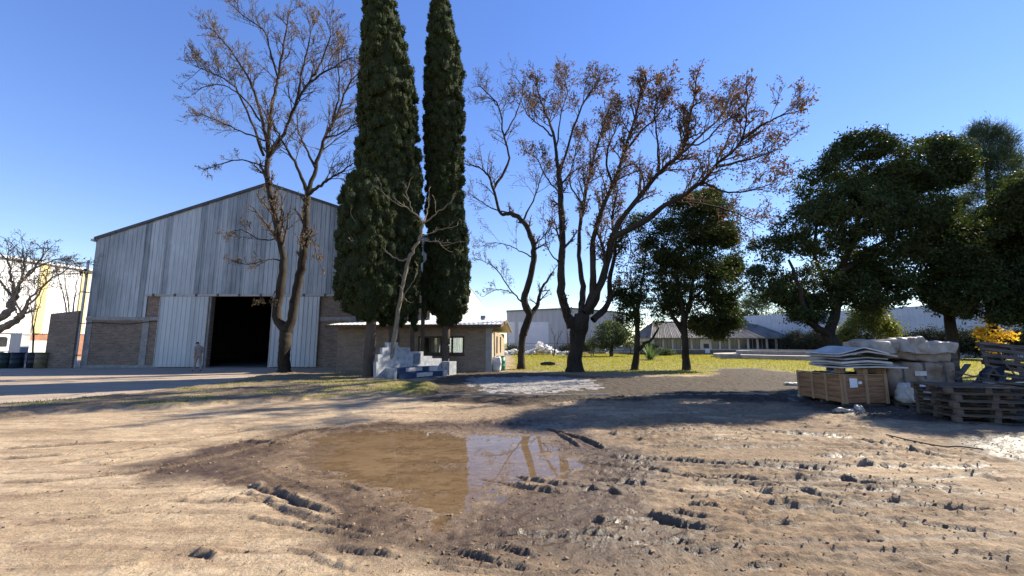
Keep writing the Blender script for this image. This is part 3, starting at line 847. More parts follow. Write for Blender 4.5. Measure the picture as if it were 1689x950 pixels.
cx, cy, cs = [], [], []
for (pl, hh, w) in RUTW:
    L = sum(math.dist(a, b) for a, b in zip(pl[:-1], pl[1:]))
    for _ in range(int(L * 14 * hh / 0.045)):
        i = random.randrange(len(pl) - 1); t = random.random()
        cx.append(pl[i][0] + (pl[i + 1][0] - pl[i][0]) * t + random.gauss(0, w * 0.8)); cy.append(pl[i][1] + (pl[i + 1][1] - pl[i][1]) * t + random.gauss(0, w * 0.8))
        cs.append(random.uniform(0.004, 0.013) * (1.6 if random.random() < .12 else 1))
N = 17000
x = rng.uniform(-8, 13, N); y = rng.uniform(3.2, 12, N)
g_ = gmask(x[None], y[None])
k = (0.10 + 0.6 * smooth(-0.05, 0.4, fbm(x * 0.9, y * 1.2, 77, 3))) * smooth(-5, 2, x) + 0.9 * g_[4][0] + 0.25 * g_[0][0]
ok = rng.uniform(0, 1, N) < k
cx += list(x[ok]); cy += list(y[ok]); cs += list(0.003 + 0.011 * rng.uniform(0, 1, ok.sum()) ** 2.5 * rng.uniform(0.8, 1.6, ok.sum()))
p = on_ground(cx, cy, 0.004)
V, F = lumps(p, np.array(cs), rng)
M['clod'] = pbr('mud_clod', (0.13, 0.088, 0.055), (0.30, 0.21, 0.135), 9, 0.95, 0, 0.5, coord='World')
tag(obj('mud_clods', MB().add(V, F), M['clod']), 'crumbled clods of earth lying along the tyre ruts', 'clods', kind='stuff')

# pale concrete kerb line and broken slab path
mb = MB()
xk = -2.4
kp = random.Random(5)
while xk < 9.6:
    l = kp.uniform(0.8, 1.3)
    yk = 13.45 + 0.02 * xk
    zz = gz(xk + l / 2, yk)
    mb.box(xk, xk + l - 0.02, yk, yk + 0.07, zz - 0.12, zz + 0.015 + kp.uniform(-.016, .016))
    xk += l
tag(obj('kerb', mb, M['concrete']), 'thin sunken concrete kerb along the dirt road', 'kerb', kind='structure')

# ------------------------------------------------------------------ walls with real openings
def wall(mb, u0, u1, z0, z1, y0, y1, holes=(), axis='x', mi=0, ztop=None):
    """wall in the u-z plane with thickness y0..y1 and rectangular holes (u0,u1,z0,z1); axis 'x' or 'y'"""
    us = sorted({u0, u1} | {h[0] for h in holes} | {h[1] for h in holes})
    zs = sorted({z0, z1} | {h[2] for h in holes} | {h[3] for h in holes})
    def open_(i, j):
        if i < 0 or j < 0 or i >= len(us) - 1 or j >= len(zs) - 1:
            return True
        uc, zc = (us[i] + us[i + 1]) / 2, (zs[j] + zs[j + 1]) / 2
        return any(h[0] < uc < h[1] and h[2] < zc < h[3] for h in holes)
    def P(u, y, z):
        return (u, y, z) if axis == 'x' else (y, u, z)
    q = []
    for i in range(len(us) - 1):
        for j in range(len(zs) - 1):
            if open_(i, j):
                continue
            a, b, c, d = us[i], us[i + 1], zs[j], zs[j + 1]
            q += [[P(a, y0, c), P(b, y0, c), P(b, y0, d), P(a, y0, d)], [P(b, y1, c), P(a, y1, c), P(a, y1, d), P(b, y1, d)]]
            if open_(i - 1, j): q.append([P(a, y1, c), P(a, y0, c), P(a, y0, d), P(a, y1, d)])
            if open_(i + 1, j): q.append([P(b, y0, c), P(b, y1, c), P(b, y1, d), P(b, y0, d)])
            if open_(i, j - 1): q.append([P(a, y1, c), P(b, y1, c), P(b, y0, c), P(a, y0, c)])
            if open_(i, j + 1): q.append([P(a, y0, d), P(b, y0, d), P(b, y1, d), P(a, y1, d)])
    V = np.array(q).reshape(-1, 3)
    mb.add(V, np.arange(len(V)).reshape(-1, 4), mi)

# ------------------------------------------------------------------ the big shed
YH = 28.0
XL, XR = at(133, 600, YH).x, -5.6
XC = (XL + XR) / 2
ZE, ZP = 8.85, 12.75
def gable(x):
    return ZP - (ZP - ZE) * abs(x - XC) / ((XR - XL) / 2)
def corr(x0, x1, pitch=0.31, d=0.02):
    """trapezoid sheet profile: x and y offsets"""
    out = []
    x = x0
    k = 0
    while x < x1:
        for dx, dy in ((0, 0), (0.70, 0), (0.78, -d), (0.92, -d)):
            if x + dx * pitch < x1:
                out.append((x + dx * pitch, dy))
        x += pitch
    out.append((x1, 0))
    return out
def corr_wall(mb, prof, zb, zt, y, step=3.0):
    prev = None
    cols = []
    for x, dy in prof:
        a, b = zb(x), zt(x)
        cols.append([(x, y + dy, a), (x, y + dy, b)])
    V = np.array(cols).reshape(-1, 3)
    n = len(cols)
    F = [[2 * i, 2 * i + 2, 2 * i + 3, 2 * i + 1] for i in range(n - 1)]
    mb.add(V, F)

hg = thing('shed', 'large gabled galvanised shed with brick base and open sliding doors', 'shed', (XC, YH, 0))
Xd0, Xd1 = at(345, 550, YH).x, at(446, 550, YH).x            # door opening
ZL = at(400, 489, YH).z                                      # lintel
Xs = at(243, 500, YH).x                                      # cladding steps up here
Zlow = at(200, 523, YH).z
Xb = at(527, 550, YH).x
mb = MB()
seam = ZE - 0.35
corr_wall(mb, corr(XL, Xs), lambda x: Zlow, lambda x: min(gable(x) - .02, seam), YH - 0.03)
corr_wall(mb, corr(XL, Xs), lambda x: min(gable(x) - .03, seam - 0.12), lambda x: gable(x), YH - 0.045)
corr_wall(mb, corr(Xs, XR), lambda x: ZL + 0.12, lambda x: seam, YH - 0.03)
corr_wall(mb, corr(Xs, XR), lambda x: seam - 0.12, lambda x: gable(x), YH - 0.045)
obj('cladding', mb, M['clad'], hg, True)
# brick base with the door opening and the right part up to the lintel
mb = MB()
wall(mb, XL, Xs, 0.0, Zlow - 0.22, YH, YH + 0.3)
wall(mb, Xs, XR, 0.0, ZL + 0.1, YH + 0.002, YH + 0.302, [(Xd0, Xd1, -1, ZL)])
obj('brick_base', mb, M['brickx'], hg, True)
Xp = at(232, 570, YH).x
for x in (XL + 0.02, Xp):
    obj('concrete_column', MB().box(x, x + 0.42, YH - 0.035, YH + 0.1, 0, Zlow - 0.221), M['concrete'], hg, True)
for bx_ in ((XL, at(262, 525, YH).x, YH - 0.05, YH + 0.12, Zlow - 0.22, Zlow - 0.005), (at(527, 520, YH).x, XR, YH - 0.05, YH + 0.12, Zlow - 0.25, Zlow - 0.003),
            (XL + .05, at(262, 600, YH).x, YH - 0.06, YH + .1, 0, 0.16)):
    obj('concrete_beam', MB().box(*bx_), M['concrete'], hg, True)
# side walls, back, roof, inner floor
YB = YH + 45
mb = MB()
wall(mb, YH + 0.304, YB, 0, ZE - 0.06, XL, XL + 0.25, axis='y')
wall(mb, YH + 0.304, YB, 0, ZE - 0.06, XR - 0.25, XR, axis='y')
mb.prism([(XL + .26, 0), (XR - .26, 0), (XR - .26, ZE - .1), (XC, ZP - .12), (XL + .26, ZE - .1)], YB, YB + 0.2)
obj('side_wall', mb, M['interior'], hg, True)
mb = MB(); V = []
for y, dx in corr(YH - .02, YB + .2, .34, .03):
    V += [(XR + .06 + dx, y, 0.35), (XR + .06 + dx, y, ZE - .02)]
mb.add(V, [[2 * i, 2 * i + 2, 2 * i + 3, 2 * i + 1] for i in range(len(V) // 2 - 1)])
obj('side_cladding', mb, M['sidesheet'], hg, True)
mb = MB(); mb.box(XR + .002, XR + .10, YH + .31, YB, 0, .345)
obj('side_plinth', mb, M['concrete'], hg, True)
mb = MB()
ov = 0.12
for sgn, xe in ((-1, XL - ov), (1, XR + ov)):
    ze = ZE - (ZP - ZE) * ov / ((XR - XL) / 2)
    for dz0, dz1 in ((0.015, 0.06),):
        v = [(xe, YH - .10, ze + dz0), (XC, YH - .10, ZP + dz0), (XC, YB + .3, ZP + dz0), (xe, YB + .3, ze + dz0)]
        v += [(a, b, c + dz1 - dz0) for a, b, c in v]
        mb.add(v, [[0, 3, 2, 1], [4, 5, 6, 7], [0, 1, 5, 4], [2, 3, 7, 6], [0, 4, 7, 3]])
obj('roof', mb, M['roofmetal'], hg, True)
mb = MB()
for xe in (XL - ov, XR + ov):
    ze = ZE - (ZP - ZE) * ov / ((XR - XL) / 2)
    mb.add([(xe, YH - .13, ze - .14), (XC, YH - .13, ZP - .14), (XC, YH - .13, ZP + .065), (xe, YH - .13, ze + .065),
            (xe, YH - .103, ze - .14), (XC, YH - .103, ZP - .14), (XC, YH - .103, ZP + .065), (xe, YH - .103, ze + .065)],
           [[0, 1, 2, 3], [4, 7, 6, 5], [0, 4, 5, 1], [3, 2, 6, 7], [0, 3, 7, 4], [1, 5, 6, 2]])
obj('verge_flashing', mb, M['darkmetal'], hg, True)
# door rail on brackets
mb = MB()
xr0, xr1 = at(243, 487, YH).x, at(560, 487, YH).x
mb.box(xr0, xr1, YH - .17, YH - .07, ZL + 0.0, ZL + 0.13)
rail = obj('door_rail', mb, M['rail'], hg, True)
xx = xr0 + .5
while xx < xr1:
    obj('rail_bracket', MB().box(xx, xx + .12, YH - .21, YH - .172, ZL - 0.02, ZL + 0.17), M['darkmetal'], rail); xx += 1.45
# two hanging doors
for (pa, pb, lab) in ((261, 342, None), (448, 526, None)):
    a, b = at(pa, 550, YH).x, at(pb, 550, YH).x
    mb = MB()
    zt = ZL - 0.01
    corr_wall(mb, corr(a + .03, b - .03, 0.30, 0.022), lambda x: 0.06, lambda x: zt - .02, YH - 0.15)
    d = obj('sliding_door', mb, M['door'], hg, True)
    mb = MB()
    for z0, z1 in ((0.05, 0.13), (2.0, 2.08), (zt - .09, zt)):
        mb.box(a, b, YH - .145, YH - .085, z0, z1)
    for x0, x1 in ((a, a + .06), (b - .06, b)):
        mb.box(x0, x1, YH - .17, YH - .086, 0.131, zt - .091)
    f = obj('door_frame', mb, M['rail'], d); f.location = (0, 0, 0)
for xj in (Xd0 - .13, Xd1 + .005):
    obj('door_jamb', MB().box(xj, xj + .125, YH - .08, YH + .32, 0, ZL - .002), M['concrete'], hg, True)
# downpipe at the left corner
xp = -28.79
mb = MB()
mb.tube([(xp, 27.72, 0.0), (xp, 27.72, 6.4), (xp - .05, 27.75, 6.9), (xp - .2, 27.9, 7.2)], 0.075, 10)
dp = obj('downpipe', mb, M['pipe'], hg, True)
for z in (0.8, 2.9, 5.0, 6.3):
    obj('pipe_clip', MB().box(xp - .1, xp + .1, 27.63, 27.97, z, z + 0.05), M['darkmetal'], dp)
mb = MB()
mb.box(XL - .25, XL - .03, YH - .2, YB, ZE - .28, ZE - .12)
obj('gutter', mb, M['roofmetal'], hg, True)
mb = MB()
for k, (dx, z) in enumerate(((-.25, 6.45), (.0, 6.6), (.12, 6.35))):
    mb.box(xp + dx - .04, xp + dx + .04, 27.5, 27.62, z - .2, z)
    mb.box(xp + dx - .015, xp + dx + .015, 27.51, 27.60, z - .35, z - .2)
mb.box(xp - .4, xp + .3, 27.625, 27.66, 6.28, 6.36)
obj('cable_bracket', mb, M['darkmetal'], hg, True)
mb = MB()
zc = at(150, 533, YH).z
pts = [(XL + .1 + (Xp + 1.2 - XL) * t, YH - .08, zc + .05 * math.sin(t * 9) - .06 * math.sin(t * PI) + .1 * t) for t in np.linspace(0, 1, 14)]
mb.tube(pts, 0.03, 6)
obj('wall_cable', mb, M['cable'], hg, True)
# inside: stacked shapes barely seen in the dark
mb = MB()
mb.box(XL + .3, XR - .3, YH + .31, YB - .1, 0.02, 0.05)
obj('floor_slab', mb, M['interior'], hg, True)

# lean brick wall left of the shed
xa, xb = at(78, 605, 27.75).x, at(124, 605, 27.75).x
za, zb = at(92, 518, 27.75).z, at(132, 513, 27.75).z
mb = MB()
mb.prism([(xa, 0), (xb, 0), (xb, zb), (xa, za)], 0, 0.3)
bw = obj('brick_wall', mb, M['brickx'], None)
bw.location = (0, 27.5, 0)
tag(bw, 'short brown brick wall with a sloping top beside the downpipe', 'wall')
# overhead wires from the bracket out to the left
for k, (z0, dz) in enumerate(((6.42, .6), (6.3, .2))):
    mb = MB()
    a, b = Vector((xp - .1, 27.55, z0)), Vector((-60, 33 + 2 * k, 9.5 - k))
    mb.tube([a.lerp(b, t) - Vector((0, 0, 2.0 * 4 * t * (1 - t) * .35)) for t in np.linspace(0, 1, 16)], 0.018, 5)
    tag(obj('overhead_wire', mb, M['cable']), ['upper black wire running left from the shed corner bracket', 'lower black wire running left from the shed corner bracket'][k], 'wire', 'wires left of the shed')

# ------------------------------------------------------------------ low brick house
hr = thing('brick_house', 'low brown brick house with pale metal roof behind the cypresses', 'house', (-1.15, 24.1, 0), R(-4.0))
HW, HD = 9.2, 8.0                       # runs to the left (-x) and back (+y)
ZEV, ZRD, ZBK = 2.62, 3.10, 2.45
win = (-4.35, -1.62, 0.98, 2.02)         # front window (local x0,x1,z0,z1)
mb = MB()
wall(mb, -HW, -0.36, 0, ZEV, 0, 0.25, [win])
obj('front_wall', mb, M['brickhouse'], hr)
mb = MB()
mb.box(-0.358, 0.0, -0.03, 0.25, 0, ZEV - .003)
obj('corner_pier', mb, M['render'], hr)
swin = [(2.3, 3.1, 0.95, 2.05), (4.6, 5.4, 0.95, 2.05)]
mb = MB()
wall(mb, 0.252, HD, 0, 2.28, -0.25, -0.002, swin, 'y')
obj('gable_wall', mb, M['bricklit'], hr)
mb = MB()
wall(mb, -HW, -0.252, 0, 2.28, HD - 0.25, HD - .002, [(-8.0, -5.9, 0.8, 2.1), (-5.0, -1.2, 0.7, 2.1)])
wall(mb, 0.252, HD - .252, 0, 2.28, -HW, -HW + 0.25, (), 'y')
obj('rear_wall', mb, M['brickhouse'], hr)
def roof_slab(mb, x0, x1, y0, z0, y1, z1, th=0.07):
    v = [(x0, y0, z0), (x1, y0, z0), (x1, y1, z1), (x0, y1, z1)]
    v += [(a, b, c + th) for a, b, c in v]
    mb.add(v, [[0, 3, 2, 1], [4, 5, 6, 7], [0, 1, 5, 4], [1, 2, 6, 5], [2, 3, 7, 6], [3, 0, 4, 7]])
mb = MB()
# ribbed sheets: two slopes
for (y0, z0, y1, z1) in ((-0.62, ZEV - 0.0, 3.6, ZRD), (3.6, ZRD, HD + .5, ZBK)):
    prof = corr(-HW - .45, 0.55, 0.25, -0.03)
    V = []
    for x, dz in prof:
        V += [(x, y0, z0 + .045 + dz), (x, y1, z1 + .045 + dz)]
    mb.add(V, [[2 * i, 2 * i + 2, 2 * i + 3, 2 * i + 1] for i in range(len(prof) - 1)])
rf = obj('roof', mb, M['roofmetal'], hr)
mb = MB()
roof_slab(mb, -HW - .4, 0.5, -0.58, ZEV - .05, 3.6, ZRD - .05, .06)
roof_slab(mb, -HW - .4, 0.5, 3.602, ZRD - .05, HD + .45, ZBK - .05, .06)
obj('roof_boarding', mb, M['cream'], rf)
mb = MB()
mb.box(-HW - .44, .54, -.66, -.625, ZEV - .12, ZEV + .05)
obj('fascia_board', mb, M['fascia'], rf)
mb = MB()
for (y0, z0, y1, z1) in ((-0.62, ZEV, 3.6, ZRD), (3.6, ZRD, HD + .5, ZBK)):
    v = [(.555, y0, z0 - .12), (.555, y1, z1 - .12), (.555, y1, z1 + .06), (.555, y0, z0 + .06)]
    v += [(a + .03, b, c) for a, b, c in v]
    mb.add(v, [[0, 1, 2, 3], [4, 7, 6, 5], [0, 4, 5, 1], [2, 6, 7, 3], [1, 5, 6, 2], [0, 3, 7, 4]])
obj('verge_board', mb, M['fascia'], rf)
def window(parent, x0, x1, z0, z1, n, y=0.02, axis='x', depth=.12, fmat='darkwood', glass='glass', fw=.07):
    mb = MB()
    def B(a, b, c, d, y0, y1):
        if axis == 'x': mb.box(a, b, y0, y1, c, d)
        else: mb.box(y0, y1, a, b, c, d)
    B(x0, x1, z0, z0 + fw, y, y + depth); B(x0, x1, z1 - fw, z1, y, y + depth)
    for i in range(n + 1):
        xx = x0 + (x1 - x0 - fw) * i / n
        B(xx, xx + fw, z0 + fw + .001, z1 - fw - .001, y + .004, y + depth - .004)
    w_ = obj('window', mb, M[fmat], parent)
    mb = MB()
    B(x0 + .02, x1 - .02, z0 + .02, z1 - .02, y + depth * .45, y + depth * .55)
    obj('pane', mb, M[glass], w_)
    return w_
w1 = window(hr, win[0], win[1], win[2], win[3], 4, -0.01, fw=.10)
mb = MB()
nbar = 26
for i in range(nbar):
    xx = win[0] + .1 + (win[1] - win[0] - .2) * i / (nbar - 1)
    mb.box(xx - .006, xx + .006, .125, .137, win[2] + .1, win[3] - .1)
obj('window_bars', mb, M['darkmetal'], w1)
mb = MB()
mb.box(win[0] - .04, win[1] + .04, -.06, -.012, win[2] - .10, win[2] - .002)
obj('sill', mb, M['darkwood'], w1)
for s in swin:
    window(hr, s[0], s[1], s[2], s[3], 1, -0.16, 'y', glass='dimglass')
window(hr, -8.0, -5.9, 0.8, 2.1, 2, HD - .2, glass='glass')
window(hr, -5.0, -1.2, 0.7, 2.1, 4, HD - .2, glass='glass')

# green barrel and white sack at the house corner
def lathe(mb, prof, n=20, cx=0, cy=0, mi=0):
    a = np.arange(n) * 2 * PI / n
    V = np.array([[(cx + r * math.cos(t), cy + r * math.sin(t), z) for t in a] for r, z in prof]).reshape(-1, 3)
    idx = np.arange(len(prof) * n).reshape(len(prof), n)
    q = np.stack([idx[:-1], np.roll(idx[:-1], -1, 1), np.roll(idx[1:], -1, 1), idx[1:]], -1).reshape(-1, 4)
    mb.add(V, q, mi, True)
    mb.f.append(('ng', [list((idx[-1] + mb.n - len(V)).tolist())])); mb.m.append(np.array([mi], dtype=np.int32)); mb.s.append(np.array([False]))
def drum(name, mat, label, loc, s=1.0, group=None, rib=True):
    t = thing(name, label, 'barrel', loc, 0, group)
    mb = MB()
    pr = [(.27, 0), (.29, .02), (.29, .28), (.305, .30), (.29, .32), (.29, .57), (.305, .59), (.29, .61), (.29, .86)]
    lathe(mb, [(r * s, z * s) for r, z in pr])
    obj('drum_body', mb, mat, t)
    mb = MB()
    lathe(mb, [(.30 * s, .862 * s), (.31 * s, .87 * s), (.31 * s, .90 * s), (.26 * s, .90 * s), (.25 * s, .885 * s)])
    obj('rim', mb, mat, t)
    return t
p = gnd(826, 611)
b0 = drum('green_barrel', M['greenplastic'], 'green plastic barrel at the right corner of the brick house', (p.x, p.y, 0), .95)

def softbox(sx, sy, sz, n=14, rnd=0.25, amp=0.03, freq=3.0, seed=0, sag=0.0, crease=0.0):
    """rounded lumpy block standing on z=0"""
    mb = MB()
    u = np.linspace(-1, 1, n)
    A, B = np.meshgrid(u, u)
    sides = []
    o = np.ones_like(A)
    for ax in range(3):
        for sg in (-1, 1):
            P = [None] * 3
            P[ax] = o * sg; P[(ax + 1) % 3] = A if sg > 0 else B; P[(ax + 2) % 3] = B if sg > 0 else A
            sides.append(np.stack(P, -1).reshape(-1, 3))
    idx = np.arange(n * n).reshape(n, n)
    q = np.stack([idx[:-1, :-1], idx[:-1, 1:], idx[1:, 1:], idx[1:, :-1]], -1).reshape(-1, 4)
    for V in sides:
        c = np.clip(V, -(1 - rnd), (1 - rnd))
        d = V - c
        l = np.linalg.norm(d, axis=1, keepdims=True)
        V = c + np.where(l > 1e-6, d / np.maximum(l, 1e-6) * np.minimum(l, rnd), d)
        W_ = V * np.array([sx, sy, sz]) / 2
        f = np.array([[mnoise.noise(Vector(w * freq) + Vector((seed * 7.3 + k * 31, seed, 0))) for k in range(3)] for w in W_])
        f2 = np.array([[mnoise.noise(Vector(w * freq * 2.7) + Vector((seed * 3.1 + k * 17, 5, seed))) for k in range(3)] for w in W_])
        W_ = W_ + f * amp + f2 * amp * .5
        if crease:
            g1 = np.array([mnoise.noise(Vector((w[0] * 2.2 + w[2] * 1.5 + seed, w[1] * 2.6 - w[2], seed * 1.7))) for w in V * np.array([sx, sy, sz]) / 2])
            g2 = np.array([mnoise.noise(Vector((w[0] * 4.5 - w[2] + seed, w[1] * 3.6 + w[2] * 3, seed * 2.9))) for w in V * np.array([sx, sy, sz]) / 2])
            dn = W_ / (np.linalg.norm(W_, axis=1, keepdims=True) + 1e-6)
            W_ = W_ + dn * (np.abs(g1) * 2.2 * crease + np.abs(g2) * .9 * crease - crease * .7)[:, None]
        W_[:, 2] = W_[:, 2] + sz / 2 - sag * (W_[:, 0] / sx * 2) ** 2
        W_[:, 2] = np.maximum(W_[:, 2], 0.0) if sag == 0 else W_[:, 2]
        mb.add(W_, q, 0, True)
    return mb
p = gnd(818, 612)
sb = obj('white_sack', softbox(.5, .45, .85, 14, .5, .06, 4, 3), M['bagwhite'])
sb.location = (p.x + .05, p.y - .15, 0)
tag(sb, 'stuffed white sack beside the green barrel', 'sack')

# ------------------------------------------------------------------ stepped white memorial with painted benches
ma, mbb = Vector((-5.62, 19.2, 0)), Vector((-3.55, 22.1, 0))
mdir = (mbb - ma).normalized()
mang = math.atan2(mdir.y, mdir.x)
mem = thing('memorial', 'whitewashed stepped memorial wall with blue and white benches under cypresses', 'memorial', ma, mang)
mnorm = Vector((-mdir.y, mdir.x, 0))
def on_mem(zx, zy):
    """pixel of the enlarged detail -> (s, z) on the memorial plane"""
    d = ray(600 + zx / 8.639, 540 + zy / 8.636)
    c = Vector((0, 0, EYE))
    t = (ma - c).dot(mnorm) / d.dot(mnorm)
    q = c + d * t - ma
    return q.dot(mdir), q.z
prof = [(178, 745), (178, 490), (200, 490), (200, 385), (268, 385), (268, 288), (338, 288), (338, 215), (490, 215), (490, 285), (662, 285), (662, 342), (850, 342), (850, 408), (975, 408), (975, 441), (1110, 441), (1110, 690)]
poly = [on_mem(*q) for q in prof]
poly[0] = (poly[0][0], -.1); poly[-1] = (poly[-1][0], -.1)
mb = MB(); mb.prism(poly, 0.0, 0.2)
obj('stepped_wall', mb, M['whitewash'], mem)
s0, s1 = on_mem(375, 700)[0], on_mem(1065, 660)[0]
zb1 = on_mem(600, 640)[1]
mb = MB()
L = s1 - s0
for k, (z0, z1, y0, y1, e) in enumerate(((-.05, .26, -.62, -.32, 0), (.0, .50, -.318, -.002, .22))):
    a, b = s0, s1 - e * L * .6
    bench = MB(); bench.box(a, b, y0, y1, z0, z1)
    bo = obj('bench_step', bench, M['bluepaint'], mem)
    w_ = MB(); ca = a + (b - a) * (.24 + .10 * (1 - k)); w_.box(ca, ca + L * .33, y0 - .004, y0 + .02, max(z0, 0 if k == 0 else .26) + .05, z1 - .02)
    obj('white_band', w_, M['whitepaint'], bo)
mb = MB()
sp = on_mem(350, 560)[0]
mb.box(sp - .16, sp - .02, -.64, -.005, -.1, on_mem(350, 560)[1] - .05)
obj('end_pier', mb, M['whitewash'], mem)
mb = MB()
sp0, sp1 = on_mem(1112, 500)[0] + .002, on_mem(1212, 500)[0]
mb.box(sp0, sp1, -.55, .30, -.1, on_mem(1160, 482)[1])
obj('end_pier', mb, M['whitewash'], mem)
(pa, pz1), (pb, pz0) = on_mem(708, 372), on_mem(803, 512)
mb = MB(); mb.box(pa, pb, -.03, -.002, pz0, pz1)
obj('plaque', mb, M['plaque'], mem)
mb = MB(); mb.box(sp1 - .9, sp1 - .86, -.30, -.27, -.05, .75)
stk = obj('handrail', MB().tube([(s1 + .12, -.5, -.05), (s1 + .2, -.45, .4), (s1 + .36, -.36, .82)], .018, 6), M['rail'], mem)

# ------------------------------------------------------------------ far buildings
# white works hall on the far left: its long wall looks right, towards the sun
def wall_between(a, b, z0, z1, th, mat, name, parent, mi=None):
    d = (b - a); L = d.length; d.normalize()
    n = Vector((-d.y, d.x, 0))
    mb = MB()
    v = [a, b, b + n * th, a + n * th]
    V = [(q.x, q.y, z0) for q in v] + [(q.x, q.y, z1) for q in v]
    mb.add(V, [[0, 3, 2, 1], [4, 5, 6, 7], [0, 1, 5, 4], [1, 2, 6, 5], [2, 3, 7, 6], [3, 0, 4, 7]])
    return obj(name, mb, mat, parent, True)
A = at(-60, 500, 38); A.z = 0
B = at(175, 500, 50); B.z = 0
fd = (B - A).normalized(); fn = Vector((fd.y, -fd.x, 0))     # fn looks to the yard
wh = thing('white_hall', 'long white sheeted hall with yellowed strips behind the left wall', 'hall', A)
LW = (B - A).length
zt = at(70, 437, (A.y + B.y) / 2).z
mb = MB()
prof = corr(0, LW, .35, .04)
V = []
for s, dy in prof:
    q = A + fd * s - fn * dy
    V += [(q.x, q.y, 2.6), (q.x, q.y, zt)]
mb.add(V, [[2 * i, 2 * i + 2, 2 * i + 3, 2 * i + 1] for i in range(len(prof) - 1)])
obj('sheet_wall', mb, M['white'], wh, True)
wall_between(A - fn * .1, B - fn * .1, 0, 2.6, .3, M['brickred'], 'brick_plinth', wh)
wall_between(A - fn * 20, B - fn * 20, 0, zt, .3, M['white'], 'rear_wall', wh)
wall_between(B - fn * .3, B - fn * 20, 0, zt, .3, M['white'], 'end_wall', wh)
mb = MB()
q = [A + fn * .3, B + fn * .3, B - fn * 20.5, A - fn * 20.5]
mb.add([(v.x, v.y, zt + .01) for v in q] + [(v.x, v.y, zt + .25) for v in q], [[0, 3, 2, 1], [4, 5, 6, 7], [0, 1, 5, 4], [1, 2, 6, 5], [2, 3, 7, 6], [3, 0, 4, 7]])
obj('roof', mb, M['white'], wh, True)
def s_of(px):
    d = ray(px, 500); c = Vector((0, 0, EYE)); t = (A - c).dot(fn) / d.dot(fn)
    return (c + d * t - A).dot(fd)
for pa, pb in ((58, 74), (129, 141)):
    sa, sbb = s_of(pa), s_of(pb)
    wall_between(A + fd * sbb + fn * .06, A + fd * sa + fn * .06, 2.62, zt - .05, .05, M['yellowsheet'], 'translucent_strip', wh)
# pale green yard wall and its post
gw = thing('yard_wall', 'pale green rendered low wall left of the shed', 'wall', (at(30, 575, 35).x, 35, 0))
a_, b_ = at(36, 560, 34.5), at(95, 560, 37.5); a_.z = b_.z = 0
wall_between(b_, a_, 0, at(60, 562, 36).z, .15, M['greensheet'], 'panel', gw)
mb = MB()
for t in np.linspace(0.05, .95, 6):
    q = a_.lerp(b_, t) + Vector((.06, -.12, 0)); mb.box(q.x - .03, q.x + .03, q.y - .03, q.y + .03, 0, at(60, 561, 36).z)
obj('wall_batten', mb, M['render'], gw, True)
q = at(30, 580, 33.5)
mb = MB(); mb.box(-.45, .45, -.3, .3, 0, at(30, 552, 33.5).z); mb.box(-.5, .5, -.34, .34, at(30, 552, 33.5).z + .001, at(30, 552, 33.5).z + .12)
o = obj('gate_post', mb, M['greywall']); o.location = (q.x, q.y, 0)
tag(o, 'broad grey rendered gate post between the white truck and the green wall', 'post')
# white truck parked along the wall: the rear of its cab side is in the picture
TY = 34.2
tr = thing('white_truck', 'white truck with a dark side window at the left edge behind the drums', 'truck', (-43.1, TY, 0))
zc = at(10, 551, 34.6).z
RT = Matrix.Rotation(R(90), 4, 'Z')
mb = MB()
mb.prism([(-1.0, .55), (1.0, .55), (1.0, 1.35), (.92, zc - .25), (.78, zc - .03), (.6, zc), (-1.0, zc)], -1.1, 1.1, 0, RT)
cab = obj('cab', mb, M['truckwhite'], tr)
mb = MB()
mb.prism([(-.75, 1.3), (.60, 1.3), (.60, zc - .35), (.45, zc - .22), (-.75, zc - .22)], -1.112, -1.102, 0, RT)
obj('side_window', mb, M['blackplastic'], cab)
mb = MB(); mb.prism([(-.9, .9), (.8, .9), (.8, .96), (-.9, .96)], -1.115, -1.102, 0, RT)
obj('side_stripe', mb, M['darkmetal'], cab)
mb = MB(); mb.box(-1.12, 1.12, -5.0, -1.05, .75, 2.7)
obj('cargo_box', mb, M['truckwhite'], tr)
mb = MB(); mb.box(-1.08, 1.08, -4.9, .95, .45, .549)
obj('chassis', mb, M['darkmetal'], tr)
for yw in (.25, -3.6):
    for s_ in (-1, 1):
        a = np.linspace(0, 2 * PI, 24, endpoint=False)
        mb = MB(); mb.prism([(yw + .46 * math.cos(t), .46 + .46 * math.sin(t)) for t in a], s_ * 1.0 - .13, s_ * 1.0 + .13, 0, RT)
        wo = obj('wheel', mb, M['blackrubber'], tr)
        mb = MB(); mb.prism([(yw + .25 * math.cos(t), .46 + .25 * math.sin(t)) for t in a], s_ * 1.0 - .137, s_ * 1.0 + .137, 0, RT)
        obj('rim', mb, M['rail'], wo)
# drums along the left edge
for px, mt, lab in ((8, 'drumgreen', 'dark green drum at the left edge below the white truck'), (27, 'drumblue', 'dark blue drum beside the leftmost green drum'),
                    (46, 'blackplastic', 'black drum between the blue drum and the rusty drum'), (67, 'drumbrown', 'rusty brown drum next to the brick wall')):
    q = at(px, 605, 27.4)
    drum('drum', M[mt], lab, (q.x, 27.4 if px != 46 else 27.7, 0), 1.12, 'drums beside the brick wall')

